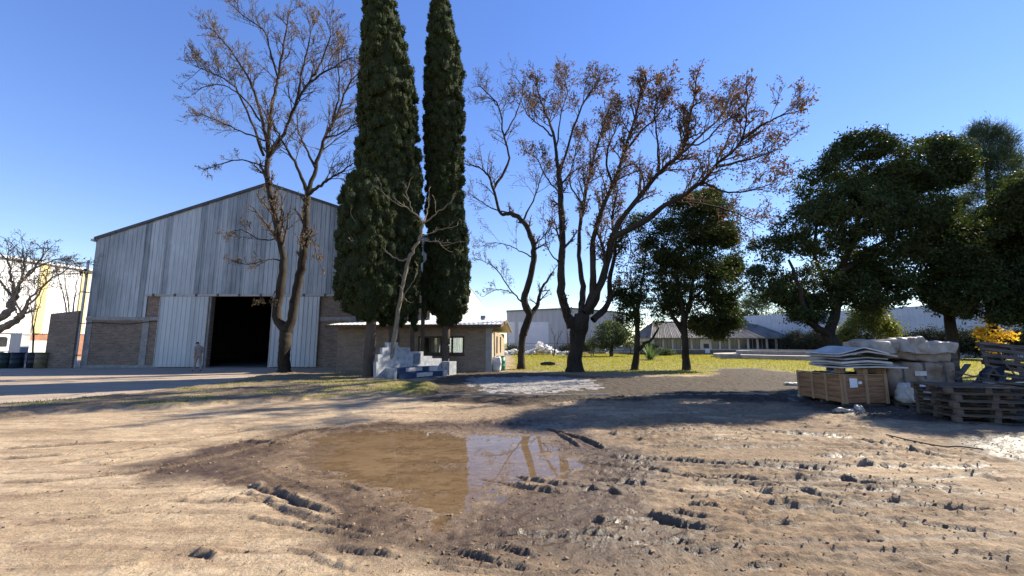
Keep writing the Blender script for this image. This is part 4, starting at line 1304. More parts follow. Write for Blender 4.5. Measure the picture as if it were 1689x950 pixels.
# grey works hall in the middle distance
ga, gb = at(836, 540, 74), at(1020, 540, 78)
gh = thing('grey_hall', 'distant pale grey works hall behind the rubble heap', 'hall', (ga.x, 74, 0))
W_ = gb.x - ga.x; zt1, zt2 = at(836, 514, 74).z, at(945, 510, 75).z
mb = MB(); mb.prism([(0, 0), (W_, 0), (W_, zt2 - .8), (W_ * .55, zt2), (0, zt1)], 0, 25)
obj('wall', mb, M['greywall'], gh)
mb = MB(); pv = at(905, 575, 74).x - ga.x
for x0, x1 in ((.25, at(849, 540, 74).x - ga.x), (at(855, 540, 74).x - ga.x, pv)):
    mb.box(x0, x1, -.06, -.01, .3, at(860, 531, 74).z)
obj('lower_panel', mb, M['greypale'], gh)
mb = MB(); mb.box(-.1, W_ * .55, -.12, -.07, zt1 - .1, zt1 + .12)
mb = MB(); mb.prism([(-.1, zt1 + .01), (W_ * .55, zt2 + .01), (W_ + .1, zt2 - .79), (W_ + .1, zt2 - .6), (W_ * .55, zt2 + .2), (-.1, zt1 + .2)], -.3, 25.2)
obj('roof', mb, M['fibre'], gh)
# white building seen through the cypresses
q = at(730, 500, 62)
wb = thing('white_building', 'small pale building far behind the right end of the brick house roof', 'building', (q.x, 85, 0))
xa_, xb_ = at(770, 525, 85).x - q.x, at(800, 525, 85).x - q.x
zw = at(790, 523, 85).z
mb = MB(); mb.prism([(xa_, 0), (xb_, 0), (xb_, zw), (xa_, zw)], 0, 18)
obj('wall', mb, M['white'], wb)
mb = MB(); mb.box(xa_ - .2, xb_ + .1, -.25, 18.3, zw + .002, zw + .3)
obj('roof', mb, M['roofmetal'], wb)

# rubble heap, fence and wall in front of the grey hall
hp = at(890, 580, 57)
N = 420
rr = np.random.default_rng(4)
u = rr.uniform(-1, 1, N)
xx = hp.x + u * 5.2; hh = (1.35 * (1 - np.abs(u) ** 1.5)) * (0.55 + 0.45 * np.sin(u * 7 + 1)) + .25
yy = 57 + rr.uniform(-1.5, 2.5, N); zz = rr.uniform(0, 1, N) ** .8 * hh
V, F = lumps(np.stack([xx, yy, zz], 1), rr.uniform(.10, .40, N), rr, .7)
tag(obj('rubble_heap', MB().add(V, F), M['stone']), 'heap of pale broken rubble at the far edge of the lawn', 'rubble', kind='stuff')
fe = thing('wire_fence', 'low dark post and rail fence behind the rubble', 'fence', (at(860, 575, 60).x, 60, 0))
fx0, fx1 = 0.0, at(1075, 575, 60).x - fe.location.x
k = 0
xx = fx0
while xx < fx1:
    mb = MB(); mb.box(xx - .05, xx + .05, -.05, .05, 0, 1.7); obj('post', mb, M['oldwood'], fe); xx += 2.6
mb = MB()
for z in (.5, 1.0, 1.5): mb.box(fx0, fx1, -.02, .02, z, z + .05)
obj('rail', mb, M['oldwood'], fe)
for k, (px, w, h, lab) in enumerate(((985, 2.6, 1.5, 'white tarpaulin bundle right behind the standing man'), (1022, 3.0, 1.3, 'low white bundle left of the thin dark tree'), (1052, 3.4, 1.6, 'white bundle behind the thin dark tree'))):
    q = at(px, 580, 61.5)
    o = obj('white_bundle', softbox(w, 1.6, h, 10, .5, .18, 1.6, 20 + k), M['white']); o.location = (q.x, 61.8, .02)
    tag(o, lab, 'bundle', 'white bundles behind the lawn')
# small log with a plank on the lawn
q = gnd(903, 603)
o = obj('log', MB().tube([(-.5, 0, .12), (-.2, .03, .14), (.25, -.02, .15), (.55, .02, .13)], [.08, .13, .14, .08], 8), M['blackplastic']); o.location = (q.x, q.y, 0)
tag(o, 'dark log lying on the lawn left of the thick tree', 'log')
mb = MB(); mb.box(0, 2.2, -.08, .08, .03, .07)
o = obj('plank', mb, M['batten']); o.location = (q.x + .2, q.y + .8, 0); o.rotation_euler.z = R(62)
tag(o, 'pale plank lying on the lawn behind the dark log', 'plank')

# long low house with hipped fibre cement roof
X0, X1, YL = at(1078, 560, 58).x, at(1296, 560, 58).x, 58.0
lh = thing('long_house', 'long low house with dark ribbed hip roof and a row of windows', 'house', (X0, YL, 0))
WL = X1 - X0
zs_, ze_ = at(1150, 576, YL).z, at(1150, 557, YL).z
zr_ = at(1180, 532, YL + 4.5).z
mb = MB()
nb = 14
bays = [WL * i / nb for i in range(nb + 1)]
holes = [(bays[i] + .12, bays[i + 1] - .12, zs_, ze_ - .12) for i in range(nb) if i not in (5,)]
wall(mb, 0, WL, 0.0, ze_, 0, .25, holes)
wall(mb, .252, 9, 0, ze_, WL - .25, WL, (), 'y'); wall(mb, .252, 9, 0, ze_, 0, .25, (), 'y')
obj('wall', mb, M['cream'], lh)
mb = MB(); mb.box(0.0, WL, -.08, -.003, 0, zs_ - .1)
obj('brick_plinth', mb, M['brickx'], lh)
rl = random.Random(3)
for i in range(nb):
    if i == 5: continue
    a, b = bays[i] + .12, bays[i + 1] - .12
    window(lh, a, b, zs_, ze_ - .12, 2 if i % 3 else 1, .06, fmat='render', glass='dimglass', fw=.05)
mb = MB(); mb.box(bays[5] + .35, bays[6] - .25, -.06, -.004, zs_ + .15, zs_ + .75)
obj('air_unit', mb, M['blackplastic'], lh)
mb = MB(); mb.box(bays[5] + .45, bays[6] - .2, -.14, -.09, zs_ - .55, zs_ + .05)
obj('notice_board', mb, M['paper'], lh)
mb = MB()
o_ = .7; zz0 = ze_ - .05; in_ = 2.2
def slope(p0, p1, q0, q1, n):
    """ribbed roof slope between eave p0-p1 and ridge q0-q1"""
    V = []; 
    for i in range(n + 1):
        t = i / n
        a = p0.lerp(p1, t); b = q0.lerp(q1, t)
        dz = (0.0, .035, .05, .035)[i % 4] + (.05 if i % 16 < 2 else 0)
        V += [(a.x, a.y, a.z + dz), (b.x, b.y, b.z + dz * .9)]
    mb.add(V, [[2 * i, 2 * i + 2, 2 * i + 3, 2 * i + 1] for i in range(n)])
e = [Vector((-o_, -o_, zz0)), Vector((WL + o_, -o_, zz0)), Vector((WL + o_, 9 + o_, zz0)), Vector((-o_, 9 + o_, zz0))]
r0_, r1_ = Vector((in_ - o_, 4.5, zr_)), Vector((WL - in_, 4.5, zr_))
slope(e[0], e[1], r0_, r1_, 320); slope(e[2], e[3], r1_, r0_, 320); slope(e[1], e[2], r1_, r1_, 80); slope(e[3], e[0], r0_, r0_, 80)
mb.box(-o_, WL + o_, -o_, -o_ + .03, zz0 - .12, zz0 - .002)
rf2 = obj('roof', mb, M['fibre'], lh)
mb = MB(); mb.tube([tuple(r0_ + Vector((0, 0, .08))), tuple(r1_ + Vector((0, 0, .08)))], .12, 8)
obj('ridge_cap', mb, M['concrete'], rf2)

# round concrete pool
pc = thing('round_pool', 'round raised concrete pool behind the leaning dark tree', 'pool', (at(1370, 588, 45).x, 45.5, 0))
mb = MB()
def disc(mb, rx, ry, z0, z1, n=64, irx=None, iry=None):
    a = np.linspace(0, 2 * PI, n, endpoint=False)
    wob = 1 + .012 * np.sin(a * 3)
    o1 = np.stack([rx * wob * np.cos(a), ry * wob * np.sin(a)], 1)
    if irx is None: irx, iry = .01, .01
    i1 = np.stack([irx * np.cos(a), iry * np.sin(a)], 1)
    V = np.concatenate([np.c_[o1, np.full(n, z0)], np.c_[o1, np.full(n, z1)], np.c_[i1, np.full(n, z1)], np.c_[i1, np.full(n, z0)]])
    j = np.arange(n); k = (j + 1) % n
    F = np.concatenate([np.stack([j, k, n + k, n + j], 1), np.stack([n + j, n + k, 2 * n + k, 2 * n + j], 1), np.stack([2 * n + j, 2 * n + k, 3 * n + k, 3 * n + j], 1)])
    mb.add(V, F)
disc(mb, 11.5, 8.6, 0, .42)
obj('paving_rim', mb, M['pooledge'], pc)
mb = MB(); disc(mb, 9.2, 6.0, .421, .78, 64, 8.7, 5.6)
obj('basin_wall', mb, M['concrete'], pc)
mb = MB(); mb.box(-12.6, -11.0, -3.0, -2.0, 0, .5)
obj('entry_block', mb, M['concrete'], pc)

# grey sheet wall on the right, dark brush in front of it
wa, wbb = at(1150, 540, 66), at(1760, 540, 46)
wa.z = wbb.z = 0
sw = thing('sheet_wall', 'tall grey corrugated boundary wall behind the right hand trees', 'wall', wa)
fd2 = (wbb - wa).normalized(); fn2 = Vector((fd2.y, -fd2.x, 0)); L2 = (wbb - wa).length
mb = MB(); prof = corr(0, L2, .5, .07); V = []
for s, dy in prof:
    q = wa + fd2 * s - fn2 * dy; zt_ = 5.4 + 1.2 * s / L2
    V += [(q.x, q.y, 0), (q.x, q.y, zt_)]
mb.add(V, [[2 * i, 2 * i + 2, 2 * i + 3, 2 * i + 1] for i in range(len(prof) - 1)])
obj('sheeting', mb, M['greypale'], sw, True)
mb = MB()
for s in np.arange(0, L2, 5.0):
    q = wa + fd2 * s - fn2 * .3; mb.box(q.x - .1, q.x + .1, q.y - .1, q.y + .1, 0, 5.3)
obj('frame', mb, M['rail'], sw, True)
# ------------------------------------------------------------------ trees
def spline(P, n):
    """smooth curve through points (Catmull-Rom), P may carry extra columns"""
    P = np.asarray(P, float)
    if len(P) < 3:
        t = np.linspace(0, 1, n)[:, None]
        return P[0] * (1 - t) + P[-1] * t
    Q = np.vstack([2 * P[0] - P[1], P, 2 * P[-1] - P[-2]])
    out = []
    m = len(P) - 1
    for u in np.linspace(0, m - 1e-6, n):
        i = int(u); t = u - i
        a, b, c, d = Q[i], Q[i + 1], Q[i + 2], Q[i + 3]
        out.append(.5 * ((2 * b) + (c - a) * t + (2 * a - 5 * b + 4 * c - d) * t * t + (3 * b - a - 3 * c + d) * t ** 3))
    return np.array(out)

def limb_world(pts, Y0, Y1, n=14, wob=0.03, rng=None):
    k = len(pts)
    P = np.array([tuple(at(p[0], p[1], Y0 + (Y1 - Y0) * i / max(1, k - 1))) for i, p in enumerate(pts)])
    W_ = spline(P, n)
    if rng is not None:
        j = rng.normal(0, wob, W_.shape); j[0] = 0
        W_ += j
    return W_

def sprout(mb, P, r_par, n, length, level, rng, tips, up=0.3, t0=0.3, mi=0, spread=0.95, minr=0.007, sub=5, shrink=0.48, droop=0.0):
    """side shoots along the curve P, recursively"""
    seg = len(P) - 1
    for k in range(n):
        t = t0 + (1 - t0) * ((k + rng.uniform()) / n)
        if k == n - 1: t = 0.999
        f = t * seg; i = min(int(f), seg - 1); fr = f - i
        b = P[i] * (1 - fr) + P[i + 1] * fr
        tg = P[i + 1] - P[i]; tg = tg / (np.linalg.norm(tg) + 1e-9)
        rd = rng.normal(size=3); rd -= tg * np.dot(rd, tg); rd /= np.linalg.norm(rd) + 1e-9
        d = tg * 0.75 + rd * spread * rng.uniform(.6, 1.1) + np.array([0, 0, up])
        d /= np.linalg.norm(d)
        L = length * rng.uniform(.55, 1.2) * (1.2 - .68 * t)
        m = 5 if level > 0 else 4
        pts = [b]
        step = L / (m - 1)
        c = rng.normal(size=3) * .22
        for q in range(m - 1):
            d = d + c * .35 + rng.normal(size=3) * .09 + np.array([0, 0, up * .25 - droop * q])
            d /= np.linalg.norm(d)
            pts.append(pts[-1] + d * step)
        pts = np.array(pts)
        rr_ = max(minr, r_par * (0.55 if level > 0 else .5) * (1.1 - .5 * t))
        mb.tube(pts, np.linspace(rr_, max(minr * .6, rr_ * .35), m), 4 if level > 1 else 3, mi)
        if level > 0:
            sprout(mb, pts, rr_, sub, L * shrink, level - 1, rng, tips, up, .2, mi, spread, minr, max(3, sub - 1), shrink, droop)
        else:
            tips.append(pts[-1]); tips.append(pts[-2])

def leaf_bunches(tips, frac, per, sig, L, Wd, rng, where=None):
    T = np.array(tips)
    pr = np.full(len(T), frac) if where is None else where(T) * frac
    T = T[rng.uniform(size=len(T)) < pr]
    c = np.repeat(T, per, 0) + rng.normal(0, sig, (len(T) * per, 3)) * np.array([1, 1, 1.2]) - np.array([0, 0, sig * .8])
    return quad_leaves(c, rng.uniform(.6, 1.2, len(c)) * L, rng.uniform(.6, 1.2, len(c)) * Wd, rng)

def bare_tree(name, label, base_px, Y, trunk, limbs, seed, bark='bark', twig='twig', leaf=None, dens=2.6, l1=1.6, level=2, sub=5, up=.3,
              leaf_frac=.5, per=4, sig=.10, LL=.10, LW=.05, where=None, minr=.008, flare=1.5, group=None, spread=.95, droop=0.0, baseY=None):
    rng = np.random.default_rng(seed)
    b = gnd(*base_px) if baseY is None else at(base_px[0], base_px[1], baseY)
    t = thing(name, label, 'tree', (b.x, b.y, 0), 0, group)
    mt, mc, tips = MB(), MB(), []
    k = len(trunk)
    P = np.array([tuple(at(p[0], p[1], b.y)) for p in trunk])
    P[0, 2] = -0.12
    rad = np.array([p[2] for p in trunk])
    PR = spline(np.c_[P, rad], 22)
    PR[:, :2] += rng.normal(0, .012, (22, 2))
    PR[0, 3] *= flare; PR[1, 3] *= 1 + (flare - 1) * .45
    v, f = tube_np(PR[:, :3], PR[:, 3], 14)
    ax = PR[:, :3].repeat(14, 0)
    off = v - ax
    ns = np.array([mnoise.noise(Vector((w[0] * 3, w[1] * 3, w[2] * 1.2))) for w in v])
    v = ax + off * (1 + .16 * ns[:, None])
    mt.add(v, f, 0, True)
    for lb in limbs:
        pts, dy0, dy1, r0, r1 = lb[:5]
        Wl = limb_world(pts, b.y + dy0, b.y + dy1, 5 + 3 * len(pts), .025, rng)
        n = len(Wl)
        rr_ = r0 + (r1 - r0) * np.linspace(0, 1, n) ** .8
        rr_ = rr_ * (1 + rng.normal(0, .05, n))
        mt.tube(Wl, rr_, 9 if r0 > .12 else 6)
        Ln = np.sum(np.linalg.norm(np.diff(Wl, axis=0), axis=1))
        o = lb[5] if len(lb) > 5 else {}
        sprout(mc, Wl, (r0 + r1) / 2.2, max(3, int(Ln * o.get('dens', dens))), o.get('l1', l1), o.get('level', level), rng, tips, up, o.get('t0', .3), 0, spread, minr, sub, droop=droop)
    obj('trunk', mt, M[bark], t, True)
    mats = [M[twig]]
    if leaf:
        V, F = leaf_bunches(tips, leaf_frac, per, sig, LL, LW, rng, where)
        mc.add(V, F, 1)
        mats.append(M[leaf])
    obj('crown', mc, mats, t, True)
    return t

# tall bare ash before the shed
L1 = [
 ([(472, 546), (457, 522), (465, 462), (468, 431), (461, 390), (451.6, 348), (442, 303), (441, 267), (444, 205)], 0, .3, .27, .12, {'t0': .42, 'dens': 2.0}),
 ([(472, 548), (480, 526), (488, 484), (497, 439), (501, 405), (504.6, 356), (507, 322)], 0, -.3, .28, .17, {'t0': .5, 'dens': 1.4, 'l1': 1.3}),
 ([(444, 205), (453, 156), (460, 118), (470, 60), (478, 22)], .3, 1.0, .115, .03),
 ([(460, 130), (449, 97), (435, 52), (404, 28), (380, 8)], .6, -1.2, .07, .02),
 ([(441, 262), (470, 215), (489, 167), (512, 135), (550, 111), (580, 94)], .3, -1.6, .12, .03),
 ([(489, 167), (500, 110), (512, 60), (505, 20)], -.4, .8, .07, .02),
 ([(441, 235), (421, 156), (401, 115), (370, 70), (345, 45)], .3, 1.4, .10, .025),
 ([(435, 257), (415, 201), (383, 139), (340, 117), (322, 108)], .2, -1.6, .08, .02),
 ([(438, 275), (397, 264), (360, 272), (336, 280)], .2, -1.0, .05, .015, {'dens': 2.2, 'l1': 1.1}),
 ([(436, 232), (394, 215), (350, 196), (328, 186)], .2, 1.8, .06, .02),
 ([(430, 200), (400, 160), (365, 140), (330, 146)], .3, -2.2, .06, .02),
 ([(507, 322), (522, 274), (536, 226), (557, 188), (574, 142), (598, 112)], -.3, .9, .14, .03),
 ([(508, 322), (491, 278), (470, 240), (449, 205), (440, 180)], -.3, -1.6, .11, .03),
 ([(509, 320), (528, 306), (543, 295), (565, 282), (582, 270)], -.3, -1.6, .11, .03),
 ([(520, 276), (505, 245), (494, 222), (490, 190)], -.2, 1.5, .08, .03),
 ([(550, 200), (560, 150), (557, 83), (565, 60)], .3, 1.6, .06, .02),
 ([(536, 226), (560, 222), (585, 205), (600, 200)], .2, -1.2, .06, .02),
 ([(512, 135), (530, 100), (545, 60), (540, 35)], -.8, -1.8, .06, .02),
 ([(461, 392), (430, 395), (400, 380), (372, 385)], .1, -1.6, .045, .014, {'dens': 2.6, 'l1': 1.0}),
 ([(466, 430), (440, 428), (410, 436), (380, 428)], .1, -1.9, .045, .014, {'dens': 2.6, 'l1': 1.0}),
 ([(463, 470), (448, 490), (440, 500), (425, 498)], .1, -1.3, .03, .012, {'dens': 3, 'l1': .7}),
 ([(503, 380), (515, 395), (522, 420), (530, 440)], -.2, -1.2, .035, .012, {'dens': 2.5, 'l1': .8}),
]
bare_tree('ash_tree', 'tall bare forked tree standing before the shed doors', (468.6, 615), 23, [(468.6, 617, .33), (468.5, 590, .31), (470, 565, .31), (472, 545, .34)], L1, 101,
          leaf='drytan', dens=3.0, l1=2.1, sub=6, up=.24, leaf_frac=.15, per=4, sig=.07, spread=.85, LL=.11, LW=.045, minr=.011, flare=1.45)

# crooked bare tree right of the brick house
L2 = [
 ([(874, 519), (865, 493), (874, 459), (880, 425), (879, 400), (865, 368), (842, 351)], 0, -.4, .24, .15, {'t0': .55, 'dens': 1.2, 'l1': 1.2}),
 ([(874, 521), (885, 505), (893.5, 476), (913, 448)], 0, .6, .19, .05, {'dens': 2.0, 'l1': 1.3}),
 ([(842, 351), (825, 351), (814, 312), (805, 289), (790, 276), (768, 270)], -.4, -1.2, .13, .03),
 ([(814, 312), (839, 266), (831, 226), (822, 175), (800, 150), (788, 140)], -.5, .4, .10, .025),
 ([(831, 226), (850, 190), (862, 150), (850, 125)], -.2, .9, .06, .02),
 ([(862, 366), (880, 330), (890, 300), (900, 270)], -.4, 1.0, .07, .02),
 ([(840, 351), (815, 345), (790, 330), (772, 318)], -.4, .9, .06, .02),
 ([(868, 505), (845, 482), (817, 442), (783, 425)], 0, -1.3, .06, .018, {'dens': 2.6, 'l1': 1.3}),
 ([(845, 482), (820, 478), (795, 490)], -.4, -1.0, .04, .015, {'dens': 2.6, 'l1': 1.0}),
 ([(878, 425), (850, 410), (820, 400), (795, 405)], -.2, 1.2, .05, .015),
 ([(880, 405), (905, 380), (915, 350)], -.1, -1.2, .05, .015),
 ([(822, 175), (805, 160), (790, 165)], .3, -.6, .04, .015),
]
bare_tree('elm_tree', 'crooked dark bare tree just right of the brick house', (859, 609), 24, [(859, 611, .25), (861, 567, .21), (865, 545, .26), (874, 519, .23)], L2, 102,
          leaf='drybrown', dens=2.6, l1=2.2, sub=5, up=.15, leaf_frac=.12, per=3, sig=.08, LL=.12, LW=.06, minr=.011, flare=1.3)

# great pollarded tree with many limbs
L3 = [
 ([(944, 541), (933, 510), (925, 471), (927.6, 402), (925, 329), (922, 283)], 0, -.3, .30, .15, {'t0': .55, 'dens': 1.6}),
 ([(922, 283), (911, 215), (891, 164), (882, 118)], -.3, .6, .12, .025),
 ([(922, 290), (953, 192), (975, 150), (990, 126)], -.3, -1.5, .09, .022),
 ([(911, 225), (890, 205), (870, 190), (860, 165)], 0, -1.5, .06, .018),
 ([(924, 320), (900, 290), (885, 262), (868, 250)], -.2, 1.4, .06, .018),
 ([(918, 240), (925, 190), (935, 150), (925, 118)], .2, 1.6, .06, .018),
 ([(958, 520), (962, 482), (956, 431), (956, 374), (969, 306), (987, 232), (1010, 164)], 0, 1.8, .22, .03, {'t0': .5}),
 ([(962, 340), (940, 300), (950, 250), (962, 210)], 1.0, 2.6, .07, .02),
 ([(968, 518), (978, 470), (978, 410), (987, 363), (1010, 306), (1033, 243), (1055, 164), (1065, 130)], .2, -3.6, .24, .03, {'t0': .45}),
 ([(1010, 306), (1000, 260), (1015, 215), (1030, 185)], -2.0, -3.6, .08, .02),
 ([(1030, 250), (1060, 215), (1090, 185), (1098, 150)], -2.4, -4.0, .07, .02),
 ([(972, 516), (987, 482), (1004, 425), (1009, 392), (1042, 341), (1086, 286), (1124, 253), (1135, 204), (1149, 140)], .3, -4.0, .27, .035, {'t0': .5}),
 ([(1009, 392), (1058, 368), (1102, 335), (1146, 311), (1179, 275), (1223, 231), (1234, 160)], -1.3, -5.5, .20, .03, {'t0': .35}),
 ([(1179, 275), (1215, 268), (1250, 259), (1300, 238)], -4.1, -3.0, .09, .02),
 ([(1223, 231), (1260, 205), (1290, 190), (1316, 184)], -4.8, -6.5, .07, .018),
 ([(1124, 253), (1165, 215), (1195, 185), (1205, 150)], -2.9, -1.0, .08, .02),
 ([(1086, 286), (1085, 235), (1080, 180), (1090, 145)], -2.4, -4.5, .07, .02),
 ([(1128, 240), (1160, 235), (1190, 205), (1215, 190)], -3.0, -5.2, .06, .018),
 ([(1110, 332), (1179, 341), (1225, 356), (1262, 372)], -2.7, -1.5, .07, .018, {'dens': 2.2}),
 ([(1160, 300), (1205, 318), (1250, 310), (1285, 300)], -3.7, -6.0, .06, .018),
 ([(978, 528), (1004, 500), (1007, 454), (1016, 408), (1010, 360), (1020, 310)], .2, 1.4, .22, .04, {'t0': .5}),
 ([(965, 514), (992, 470), (998, 445), (995, 410), (980, 370)], -.2, -1.4, .20, .05, {'t0': .5}),
 ([(942, 540), (935, 528), (936, 505), (928, 490)], -.1, -.5, .16, .06, {'dens': 2, 'l1': .8}),
 ([(1020, 372), (1040, 400), (1035, 440), (1025, 470)], .3, -1.2, .04, .012, {'dens': 3.5, 'l1': .9}),
 ([(930, 440), (910, 420), (900, 395), (905, 370)], -.1, -1.3, .05, .015, {'dens': 2.5, 'l1': 1.0}),
]
def leafy_right(T):
    px = T[:, 0] / np.maximum(T[:, 1], 1)
    return np.clip(0.45 + 1.3 * px + .05 * (T[:, 2] - 10), .12, 1.0)
bare_tree('pollard_tree', 'massive thick trunked tree with many limbs and brown leaves', (948, 613), 25, [(948, 615, .50), (949, 585, .41), (952, 560, .42), (956, 540, .52), (960, 519, .42)], L3, 103,
          leaf='drybrown', dens=2.8, l1=1.9, sub=6, up=.2, leaf_frac=.155, per=5, sig=.12, LL=.18, LW=.085, spread=.85, minr=.012, flare=1.3, where=leafy_right)

# pale leaning leafless tree over the memorial
L4 = [
 ([(674, 428), (692, 392), (698, 368)], 0, -.2, .085, .055, {'t0': .8, 'dens': 1}),
 ([(674, 428), (660, 430), (640, 418), (620, 396), (596, 380), (578, 352)], 0, -1.2, .05, .015),
 ([(640, 418), (618, 410), (592, 404), (579, 397)], -.4, -1.5, .03, .012),
 ([(698, 368), (680, 348), (656, 336), (634, 320), (627, 302)], -.2, -1.0, .045, .013),
 ([(698, 368), (704, 348), (708, 308)], -.2, .3, .04, .013),
 ([(697, 370), (720, 352), (740, 336), (752, 322)], -.2, -1.0, .045, .013),
 ([(690, 394), (720, 380), (756, 372)], -.1, .6, .035, .012),
 ([(690, 396), (712, 398), (740, 400), (771, 398)], -.1, -1.1, .035, .012),
 ([(666, 460), (650, 440), (645, 410), (640, 390)], 0, .4, .03, .012),
 ([(658, 510), (668, 485), (684, 460), (690, 440)], 0, -.7, .03, .012),
 ([(680, 348), (672, 325), (668, 305)], -.4, -.8, .025, .012), ([(656, 505), (662, 492), (676, 500)], 0, -.3, .025, .012, {'l1': .3}),
 ([(620, 396), (612, 375), (618, 352)], -.8, -.6, .025, .012),
]
bare_tree('leaning_tree', 'slender pale leafless tree leaning across the white memorial', (630, 625), 18.6, [(630, 627, .13), (646, 580, .115), (656, 516, .10), (666, 460, .09), (674, 428, .085)], L4, 104,
          bark='barkpale', twig='twigpale', dens=1.5, l1=.75, level=1, sub=3, up=.35, minr=.010, flare=1.6, spread=.8)

# bare tree reaching in from the left edge
L5 = [
 ([(-110, 600), (-60, 560), (0, 523), (17, 509), (23, 484)], 0, .3, .20, .09, {'t0': .9, 'dens': .6}),
 ([(-110, 605), (-60, 582), (0, 543), (26, 529), (35, 519)], 0, -.6, .19, .08, {'t0': .92, 'dens': .6}),
 ([(23, 484), (20, 460), (8, 425), (-20, 405)], .3, .6, .06, .016),
 ([(23, 486), (32, 468), (62, 440), (100, 428), (132, 438)], .3, -.8, .055, .014),
 ([(24, 482), (48, 452), (72, 420), (60, 400)], .3, 1.0, .055, .014),
 ([(22, 490), (5, 470), (-10, 440), (-40, 430)], .3, -.6, .05, .014),
 ([(35, 519), (58, 482), (92, 455), (128, 432)], -.6, .2, .05, .014),
 ([(35, 520), (50, 500), (75, 470), (80, 440)], -.6, -1.4, .045, .014),
 ([(22, 495), (32, 470), (40, 435), (36, 408)], .2, -.3, .05, .014),
 ([(30, 524), (25, 500), (30, 470)], -.6, -1.0, .03, .012),
]
bare_tree('maple_tree', 'bare tree with reddish twig tips reaching in from the left edge', (-130, 650), 16, [(-125, 650, .32), (-118, 625, .28), (-110, 602, .26)], L5, 105,
          bark='barkpale', twig='twigpale', leaf='drybrown', dens=3.4, l1=1.1, sub=5, up=.22, leaf_frac=.22, per=3, sig=.05, LL=.07, LW=.03, minr=.008, baseY=15.5)

# bare saplings by the left wall
def sapling(label, px, Y, stems, seed, group=None):
    rng = np.random.default_rng(seed)
    b = at(px, 590, Y)
    t = thing('bare_sapling', label, 'tree', (b.x, Y, 0), 0, group)
    mt, mc, tips = MB(), MB(), []
    for st in stems:
        Wl = limb_world(st, Y, Y + rng.uniform(-.6, .6), 10, .02, rng)
        Wl[0, 2] = min(Wl[0, 2], 0.0)
        mt.tube(Wl, np.linspace(.05, .014, 10), 5)
        sprout(mc, Wl, .03, 9, .9, 1, rng, tips, .3, .35, 0, .8, .009, 3)
    obj('trunk', mt, M['bark'], t, True); obj('crown', mc, M['twig'], t, True)
    return t
sapling('thin bare sapling in front of the white hall and brick plinth', 55, 33, [[(55, 590), (54, 540), (52, 500), (45, 470)], [(55, 590), (57, 540), (66, 500), (74, 475)]], 7)
sapling('bare shrub stems rising behind the lean brick wall', 112, 30, [[(112, 590), (110, 520), (100, 470), (92, 440)], [(113, 590), (114, 510), (108, 470), (104, 430)], [(116, 590), (122, 505), (126, 480), (128, 450)]], 8)
sapling('thin bare tree before the grey hall left of the thick trunk', 913, 50, [[(913, 590), (915, 560), (908, 540)], [(913, 590), (920, 560), (928, 545)]], 9)
sapling('thin bare tree close behind the thick trunk', 936, 52, [[(934, 588), (936, 550), (930, 520), (922, 505)], [(936, 588), (940, 550), (948, 522)]], 10)

